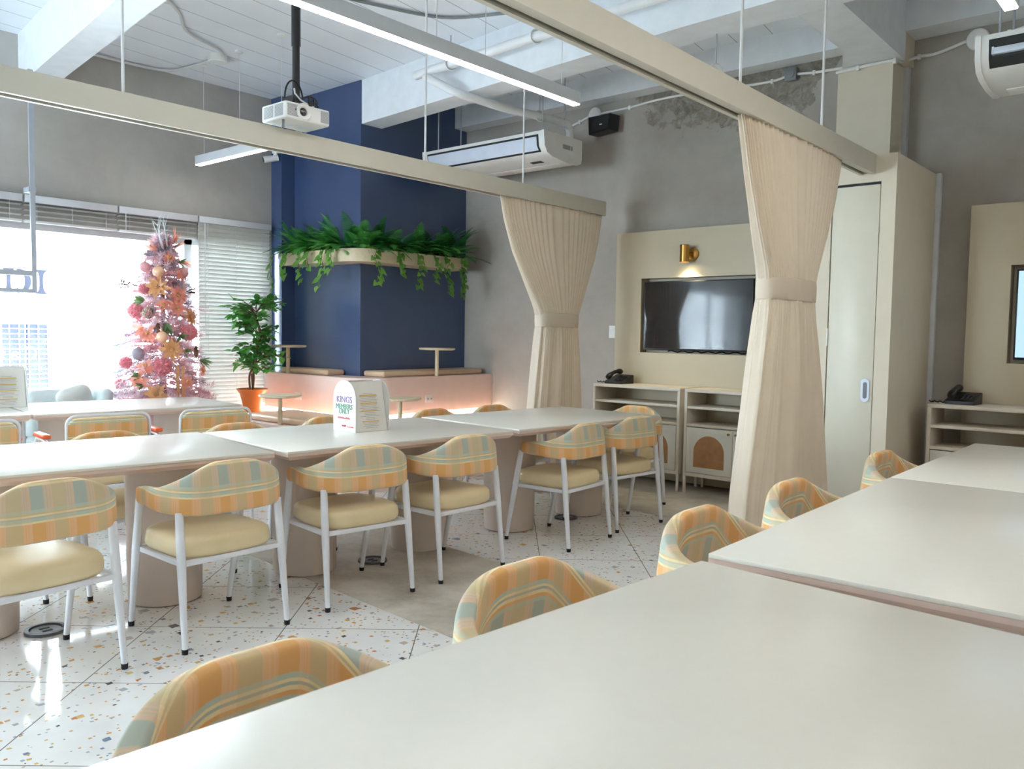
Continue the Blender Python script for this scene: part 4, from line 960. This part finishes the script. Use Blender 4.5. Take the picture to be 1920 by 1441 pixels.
# ------------------------------------------------------------------ potted tree on the lower tier
t = thing('potted_tree', 'leafy green potted tree in an orange pot before the lowered blind', 'plant', (-7.43, 4.60, .4905))
obj('pot', MB().lathe([(.0, .0), (.072, .0), (.078, .004), (.10, .12), (.122, .2), (.150, .236), (.156, .246), (.150, .25), (.118, .225), (.112, .20), (0, .20)], seg=36), 'terra', t, 40, label='orange flared pot')
obj('soil', MB().lathe([(.0, .212), (.10, .207), (.112, .2)], seg=20).ball((.05, -.03, .215), .03, 10, 6), 'soil', t)
r = random.Random(11)
tr_ = MB()
trunkA = smooth_path([(0, 0, .2), (.01, .01, .35), (-.02, .03, .5), (.03, .04, .65), (.06, .06, .78), (.03, .03, .95), (-.02, .0, 1.06)])
trunkB = smooth_path([(.02, -.03, .2), (.0, -.03, .38), (.05, .01, .52), (.02, .05, .7), (.07, .07, .82)])
tr_.tube(trunkA, .012, 8).tube(trunkB, .011, 8).tube([(-.02, .02, .2), (-.03, .01, .4)], .009, 8)
lf = MB()
vd = Vector((.80, -.5, 0)).normalized(); sdv = Vector((.5, .80, 0)).normalized()
for (cz, nb, R_, sp) in ((.90, 52, .31, .20), (.52, 36, .28, .13)):
    for k in range(nb):
        a = r.uniform(0, 2 * PI); z0 = cz + r.uniform(-sp, sp); rr = R_ * r.uniform(.45, 1) * math.sqrt(max(.1, 1 - ((z0 - cz) / (sp * 1.35)) ** 2))
        e = Vector((math.cos(a) * rr + .02, math.sin(a) * rr + .03, z0 + .05)); b = Vector((.03, .03, min(z0, 1.02)))
        mid = (b + e) / 2 + Vector((0, 0, .04)); br_ = smooth_path([b, mid, e], 4); tr_.tube(br_, .003, 4)
        for q in range(8):
            pt = br_[min(len(br_) - 1, 3 + q * 6 // 8)]; dd = Vector((r.uniform(-1, 1), r.uniform(-1, 1), r.uniform(-.7, .6))) + (e - b).normalized() * .8
            heart(lf, pt + dd.normalized() * .02, dd, Vector((r.uniform(-.4, .4), r.uniform(-.4, .4), 1)), r.uniform(.045, .075))
obj('trunk', tr_, 'stem', t); obj('foliage', lf, 'fic', t, 60)

# ------------------------------------------------------------------ Christmas tree and its ornaments
TX, TY = -7.16, 3.55
tdir = Vector((-TX, -TY, 0)).normalized(); tsd = Vector((-tdir.y, tdir.x, 0))     # towards the room, and to its right
if tsd.dot(Vector((.75, .65, 0))) < 0: tsd = -tsd
CR = [(.30, .50), (.75, .405), (1.41, .265), (1.83, .175), (2.0, .10), (2.15, .03), (9, .03)]
def cone_r(z):
    if z <= CR[0][0]: return CR[0][1]
    for (a, b), (c, d) in zip(CR, CR[1:]):
        if z <= c: return b + (d - b) * (z - a) / (c - a)
t = thing('christmas_tree', 'pink and white tinsel Christmas tree standing before the window', 'christmas tree', (TX, TY, 0))
r = random.Random(21)
obj('trunk', MB().cyl((0, 0, .02), (0, 0, 2.02), .03, .012).lathe([(.22, .001), (.22, .02), (.05, .05)], seg=24), 'stem', t)
fol = MB(); core = MB()
NB = 460
for k in range(NB):
    z = .42 + 1.70 * (k / NB) ** 1.12; a = k * 2.39996 + r.uniform(-.2, .2); R_ = cone_r(z) * r.uniform(.82, 1.12)
    d = Vector((math.cos(a), math.sin(a), r.uniform(-.25, .15))); b0 = Vector((0, 0, z + .03)); e = b0 + d * R_
    br_ = [b0 + d * R_ * f + Vector((0, 0, -.10 * R_ * f * f)) for f in (.15, .5, .8, 1.0)]
    core.tube(br_, [.005, .004, .003, .0015], 4)
    mi = 0 if r.random() < .5 else (1 if r.random() < .68 else 2)
    for q in range(60):
        f = r.uniform(.3, 1.04); p = b0 + d * R_ * f + Vector((0, 0, -.10 * R_ * f * f))
        nd = (d * .7 + Vector((r.uniform(-1, 1), r.uniform(-1, 1), r.uniform(-1, 1)))).normalized(); L = r.uniform(.04, .075); sd = nd.cross(Vector((r.uniform(-1, 1), r.uniform(-1, 1), .3))).normalized() * .005
        fol._add([p - sd, p + sd, p + nd * L], [(0, 1, 2)], mi)
obj('branches', core, 'tinsel2', t)
obj('tinsel_needles', fol, ['tinsel', 'tinsel2', 'purple'], t, 0, label='pale pink and white tinsel needles')
def onree(lat, z, push=1.0):
    """point on the room side of the tree, lat metres to the right of its axis"""
    R_ = cone_r(z) * push; lat_ = max(-R_ * .98, min(R_ * .98, lat)); dep = math.sqrt(max(0, R_ * R_ - lat_ * lat_))
    n = (tsd * lat_ + tdir * dep).normalized()
    return Vector((TX, TY, z)) + tsd * lat_ + tdir * dep, n
def px2(u, v): return (u - 300) / 213.0, .746 + (742 - v) / 213.0
G = 'flower and bauble ornaments on the Christmas tree'
def flower(u, v, R_, mats, label, npet=8, cat='ornament', droop=.2, lo=False, center='gold'):
    R_ *= .85; lat, z = px2(u, v); p, n = onree(lat, z); t = thing('artificial_flower', label, 'flower', p, 0, 'artificial flowers on the Christmas tree')
    m = MB(); r_ = random.Random(int(u * 7 + v)); n = (n + Vector((0, 0, .15))).normalized(); a_ = n.orthogonal().normalized(); b_ = n.cross(a_)
    for ly, (k0, up_) in enumerate(((1, .25), (.72, .6))):
        for k in range(npet):
            an = 2 * PI * (k + .5 * ly) / npet + r_.uniform(-.15, .15); d = a_ * math.cos(an) + b_ * math.sin(an) + n * up_
            if lo: d = d + Vector((0, 0, -.9))
            m.leaf(n * .01, d, n, R_ * k0 * r_.uniform(.85, 1.1), R_ * .42 * k0, droop)
    obj('petals', m, mats, t, 60)
    m = MB()
    for k in range(7): m.ball(n * .025 + a_ * r_.uniform(-.015, .015) + b_ * r_.uniform(-.015, .015), .009, 6, 5)
    obj('flower_centre', m, center, t)
for u, v, R_, mt, lb, kw in [
    (291, 543, .13, 'gold', 'large gold poinsettia high on the left of the Christmas tree', {}),
    (345, 597, .10, 'gold', 'gold poinsettia at the right edge of the Christmas tree', {}),
    (313, 656, .13, 'gold', 'gold poinsettia under the peach bauble, middle of the Christmas tree', {}),
    (288, 736, .12, 'gold', 'gold poinsettia at the foot of the Christmas tree above the table', {}),
    (310, 488, .07, 'coral', 'coral flower near the Christmas tree top', {}),
    (330, 512, .11, 'coral', 'drooping coral lily near the Christmas tree top right', dict(lo=True)),
    (324, 556, .12, 'coral', 'large coral leaf flower in the upper middle of the Christmas tree', {}),
    (322, 580, .11, 'coral', 'coral leaf flower below the large coral one', {}),
    (276, 626, .11, 'coral', 'coral leaf flower on the left middle of the Christmas tree', dict(lo=True)),
    (272, 684, .11, 'coral', 'coral lily left of the pink hydrangea, lower Christmas tree', dict(lo=True)),
    (260, 708, .12, 'coral', 'drooping coral lily at the lower left of the Christmas tree', dict(lo=True)),
    (338, 716, .08, 'coral', 'small coral flower at the lower right of the Christmas tree', {}),
    (365, 695, .07, 'coral', 'small coral flower on the far lower right of the Christmas tree', {}),
    (300, 575, .08, 'coral', 'small coral flower left of the paired coral leaf flowers', {})]:
    flower(u, v, R_, mt, lb, **kw)
def hydra(u, v, R_, label):
    lat, z = px2(u, v); p, n = onree(lat, z); m = MB(); r_ = random.Random(int(u + v))
    for k in range(120):
        zz = 1 - 2 * (k + .5) / 120; aa = k * 2.39996; q = Vector((math.sqrt(1 - zz * zz) * math.cos(aa), math.sqrt(1 - zz * zz) * math.sin(aa), zz)); c = q * R_ * r_.uniform(.85, 1.02); a_ = q.orthogonal().normalized(); b_ = q.cross(a_); s_ = R_ * .27
        an = r_.uniform(0, PI)
        for j in range(4):
            d = a_ * math.cos(an + j * PI / 2) + b_ * math.sin(an + j * PI / 2); e = d.cross(q) * s_ * .45
            m._add([c - q * s_ * .4, c + d * s_ * .6 - e + q * s_ * .1, c + d * s_ + q * s_ * .5, c + d * s_ * .6 + e + q * s_ * .1], [(0, 1, 2, 3)])
    m.ball((0, 0, 0), R_ * .72, 12, 8)
    tag(obj('artificial_hydrangea', m, 'hydra', loc=p, smooth=60), label, 'flower', 'pink hydrangea balls on the Christmas tree')
hydra(254, 586, .065, 'pink hydrangea at the left edge of the Christmas tree, upper half')
hydra(344, 624, .066, 'pink hydrangea right of the peach bauble on the Christmas tree')
hydra(298, 686, .072, 'large pink hydrangea low in the middle of the Christmas tree')
hydra(236, 681, .05, 'pink hydrangea at the lower left edge of the Christmas tree')
hydra(268, 546, .045, 'small pink hydrangea beside the upper gold poinsettia')
hydra(226, 720, .045, 'small pink hydrangea at the bottom left of the Christmas tree')
def bauble(u, v, R_, mat, label):
    lat, z = px2(u, v); p, n = onree(lat, z, 1.05); t = thing('bauble', label, 'bauble', p, 0, 'baubles on the Christmas tree')
    obj('ball', MB().ball((0, 0, 0), R_, 24, 16), mat, t, 60); obj('cap', MB().cyl((0, 0, R_ * .95), (0, 0, R_ * 1.15), R_ * .22).tube([(R_ * .12 * math.cos(a), 0, R_ * 1.25 + R_ * .12 * math.sin(a)) for a in [2 * PI * k / 12 for k in range(12)]], .002, 5, closed=True), 'gold', t)
bauble(298, 633, .048, 'peach', 'round peach bauble at the middle of the Christmas tree')
bauble(293, 514, .05, 'peach', 'peach bauble near the top of the Christmas tree, front')
bauble(270, 505, .045, 'tinsel2', 'fuzzy pink ball at the upper left of the Christmas tree')
bauble(275, 590, .05, 'sage', 'dusty green ball at the left middle of the Christmas tree')
bauble(258, 664, .052, 'purple', 'dark grey glitter ball at the lower left of the Christmas tree')
bauble(335, 513, .045, 'tinsel2', 'fuzzy pink ball at the upper right of the Christmas tree')
def spray(u, v, L, mat, label, kind, n_=7, cat='sprig', spread=.8, push=1.0, upb=.0, dirl=0, W=.25):
    lat, z = px2(u, v); p, n = onree(lat, z, push); m = MB(); r_ = random.Random(int(u * 3 + v))
    main = (n * .5 + tsd * dirl + Vector((0, 0, upb))).normalized()
    for k in range(n_):
        d = (main + Vector((r_.uniform(-1, 1), r_.uniform(-1, 1), r_.uniform(-1, 1))) * spread * .6).normalized()
        if kind == 'leaf': m.leaf(Vector((0, 0, 0)), d, n, L * r_.uniform(.7, 1.1), L * W, .2)
        elif kind == 'twig':
            P = [d * L * f + Vector((math.sin(f * 5 + k) * .012, math.cos(f * 4 + k) * .012, 0)) for f in (0, .25, .5, .75, 1)]; m.tube(P, [.004, .0035, .003, .0025, .0012], 5)
            for q in (1, 2, 3, 4):
                m.tube([P[q], P[q] + (d + Vector((r_.uniform(-1, 1), r_.uniform(-1, 1), r_.uniform(-.4, 1)))).normalized() * L * .22], [.0025, .001], 4)
        elif kind == 'plume':
            for q in range(60):
                f = r_.uniform(.05, 1); pp = d * L * f; nd = (d * .6 + Vector((r_.uniform(-1, 1), r_.uniform(-1, 1), r_.uniform(-1, 1)))).normalized(); s_ = nd.cross(Vector((.3, .2, 1))).normalized() * .003; m._add([pp - s_, pp + s_, pp + nd * .05], [(0, 1, 2)])
        elif kind == 'berry':
            P = [d * L * f for f in (0, .5, 1)]; m.tube(P, .0025, 4)
            for f in (.6, .8, 1): m.ball(d * L * f + Vector((r_.uniform(-.01, .01), r_.uniform(-.01, .01), 0)), .008, 6, 5)
    tag(obj('tree_sprig', m, mat, loc=p, smooth=60), label, cat, 'sprigs and plumes on the Christmas tree')
spray(300, 470, .26, 'frost', 'white frosted twigs rising at the very top of the Christmas tree', 'twig', 3, upb=2.2, dirl=-.35, spread=.35)
spray(306, 465, .24, 'frost', 'curly frosted twig above the Christmas tree top', 'twig', 2, upb=2.6, dirl=.05, spread=.25)
spray(322, 462, .17, 'coral', 'coral feather flower standing at the top right of the Christmas tree', 'leaf', 8, upb=1.8, dirl=.5, spread=.5, W=.22)
spray(292, 476, .13, 'coral', 'coral feather spray at the top left of the Christmas tree', 'leaf', 5, upb=.8, dirl=-1.0, spread=.5, W=.16)
spray(328, 492, .14, 'coral', 'coral feather spray at the right of the Christmas tree top', 'leaf', 5, upb=.1, dirl=1.3, spread=.5, W=.14)
spray(324, 464, .15, 'coral', 'small coral feather on the highest right side of the Christmas tree', 'leaf', 3, upb=.7, dirl=1.5, spread=.3, W=.2)
spray(326, 493, .09, 'sage', 'green leaves beside the coral lily near the tree top', 'leaf', 7)
spray(324, 470, .10, 'sage', 'light green leaf sprig at the Christmas tree top', 'leaf', 5, upb=1.2, dirl=.4)
spray(290, 482, .2, 'purple', 'grey twig spray at the left of the Christmas tree top', 'twig', 6, upb=.0, dirl=-1.3, spread=.6)
spray(270, 566, .11, 'sage', 'green sprig at the left of the Christmas tree, upper half', 'leaf', 7, dirl=-.8)
spray(305, 606, .12, 'sage', 'dark green sprig hanging above the peach bauble', 'leaf', 8, upb=-.9)
spray(328, 632, .11, 'sage', 'green sprig between bauble and right hydrangea', 'leaf', 8)
spray(334, 660, .09, 'sage', 'green sprig right of the middle gold poinsettia', 'leaf', 6)
spray(362, 676, .14, 'sage', 'green pine sprig at the lower right edge of the Christmas tree', 'leaf', 9, dirl=1.0, upb=-.3, W=.12)
spray(263, 702, .1, 'sage', 'olive sprig at the lower left of the Christmas tree', 'leaf', 7, dirl=-.6)
spray(266, 720, .08, 'sage', 'olive sprig below the lower left coral lily', 'leaf', 5)
spray(258, 540, .14, 'berry', 'dark berry sprig sticking out at the upper left of the Christmas tree', 'berry', 5, dirl=-1.3, upb=.2, spread=.4)
spray(340, 548, .08, 'berry', 'dark berry sprig at the upper right of the Christmas tree', 'berry', 5, dirl=.9)
spray(296, 596, .16, 'tinsel2', 'pink feather plume across the middle of the Christmas tree', 'plume', 4, dirl=-1.2, upb=.2, spread=.4)
spray(246, 724, .16, 'tinsel', 'fluffy white-pink plume at the bottom left of the Christmas tree', 'plume', 6, dirl=-.5, spread=.9)
spray(245, 640, .22, 'frost', 'drooping frosted needle spray at the left of the Christmas tree', 'twig', 9, dirl=-.9, upb=-.7, spread=.5)
spray(236, 690, .2, 'frost', 'drooping frosted needle spray at the lower left of the Christmas tree', 'twig', 8, dirl=-.9, upb=-.6, spread=.5)
spray(352, 725, .2, 'tinsel2', 'dusty pink plume at the bottom right of the Christmas tree', 'plume', 7, dirl=.8, upb=-.3, spread=.7)
spray(345, 575, .16, 'tinsel2', 'pink twig reaching out at the right of the Christmas tree', 'twig', 3, dirl=1.2, upb=-.3, spread=.3)
spray(268, 615, .12, 'coral', 'coral leaf spray left of the pink plume', 'leaf', 6, dirl=-.5, upb=-.5, W=.3)
def pinecone(u, v, label):
    lat, z = px2(u, v); p, n = onree(lat, z, 1.05); m = MB()
    for k in range(40):
        f = k / 40; R_ = .032 * math.sin(PI * (.12 + .82 * f)); a = k * 2.4; d = Vector((math.cos(a), math.sin(a), .5)); m.leaf(Vector((0, 0, .05 - .1 * f)), d, Vector((0, 0, 1)), R_, .02, -.3)
    m.ball((0, 0, 0), .018, 8, 8, (1, 1, 2.2)); tag(obj('pine_cone', m, 'cone', loc=p), label, 'pine cone', 'pine cones on the Christmas tree')
pinecone(356, 662, 'brown pine cone at the lower right of the Christmas tree'); pinecone(291, 620, 'brown pine cone left of the peach bauble')
lat, z = px2(328, 690); p, n = onree(lat, z, 1.04)
m = MB()
for s_ in (-.022, .022): m.rings([[tuple(tsd * (s_ + q * .012) + n * (.01 * math.sin(i * .9)) + Vector((0, 0, .02 - i * .022)) + n * e * .003) for q, e in ((-1, -1), (1, -1), (1, 1), (-1, 1))] for i in range(14)])
tag(obj('ribbon', m, 'gold', loc=p), 'glittering ribbon tails hanging low on the right of the Christmas tree', 'ribbon')

# ------------------------------------------------------------------ floor outlets
for x, y, lb in ((-3.86, 1.37, 'round floor outlet ring by the pedestal at left edge'), (-3.70, 3.07, 'round floor outlet ring on the bare concrete strip'), (-3.585, 4.77, 'round floor outlet ring beside the last pedestal of the middle row')):
    t = thing('floor_outlet', lb, 'floor outlet', (x, y, .0035), 0, 'round floor outlets')
    obj('ring', MB().lathe([(.062, .0), (.085, .0), (.083, .010), (.066, .011), (.062, .0)], seg=36), 'rim', t)
    obj('socket_plate', MB().lathe([(0, .0), (.061, .0), (.061, .004), (0, .004)], seg=28), 'grey', t)
    obj('socket_slots', MB().box(-.025, -.010, -.02, .02, .004, .006).box(.010, .025, -.02, .02, .004, .006), 'dark', t, 0)
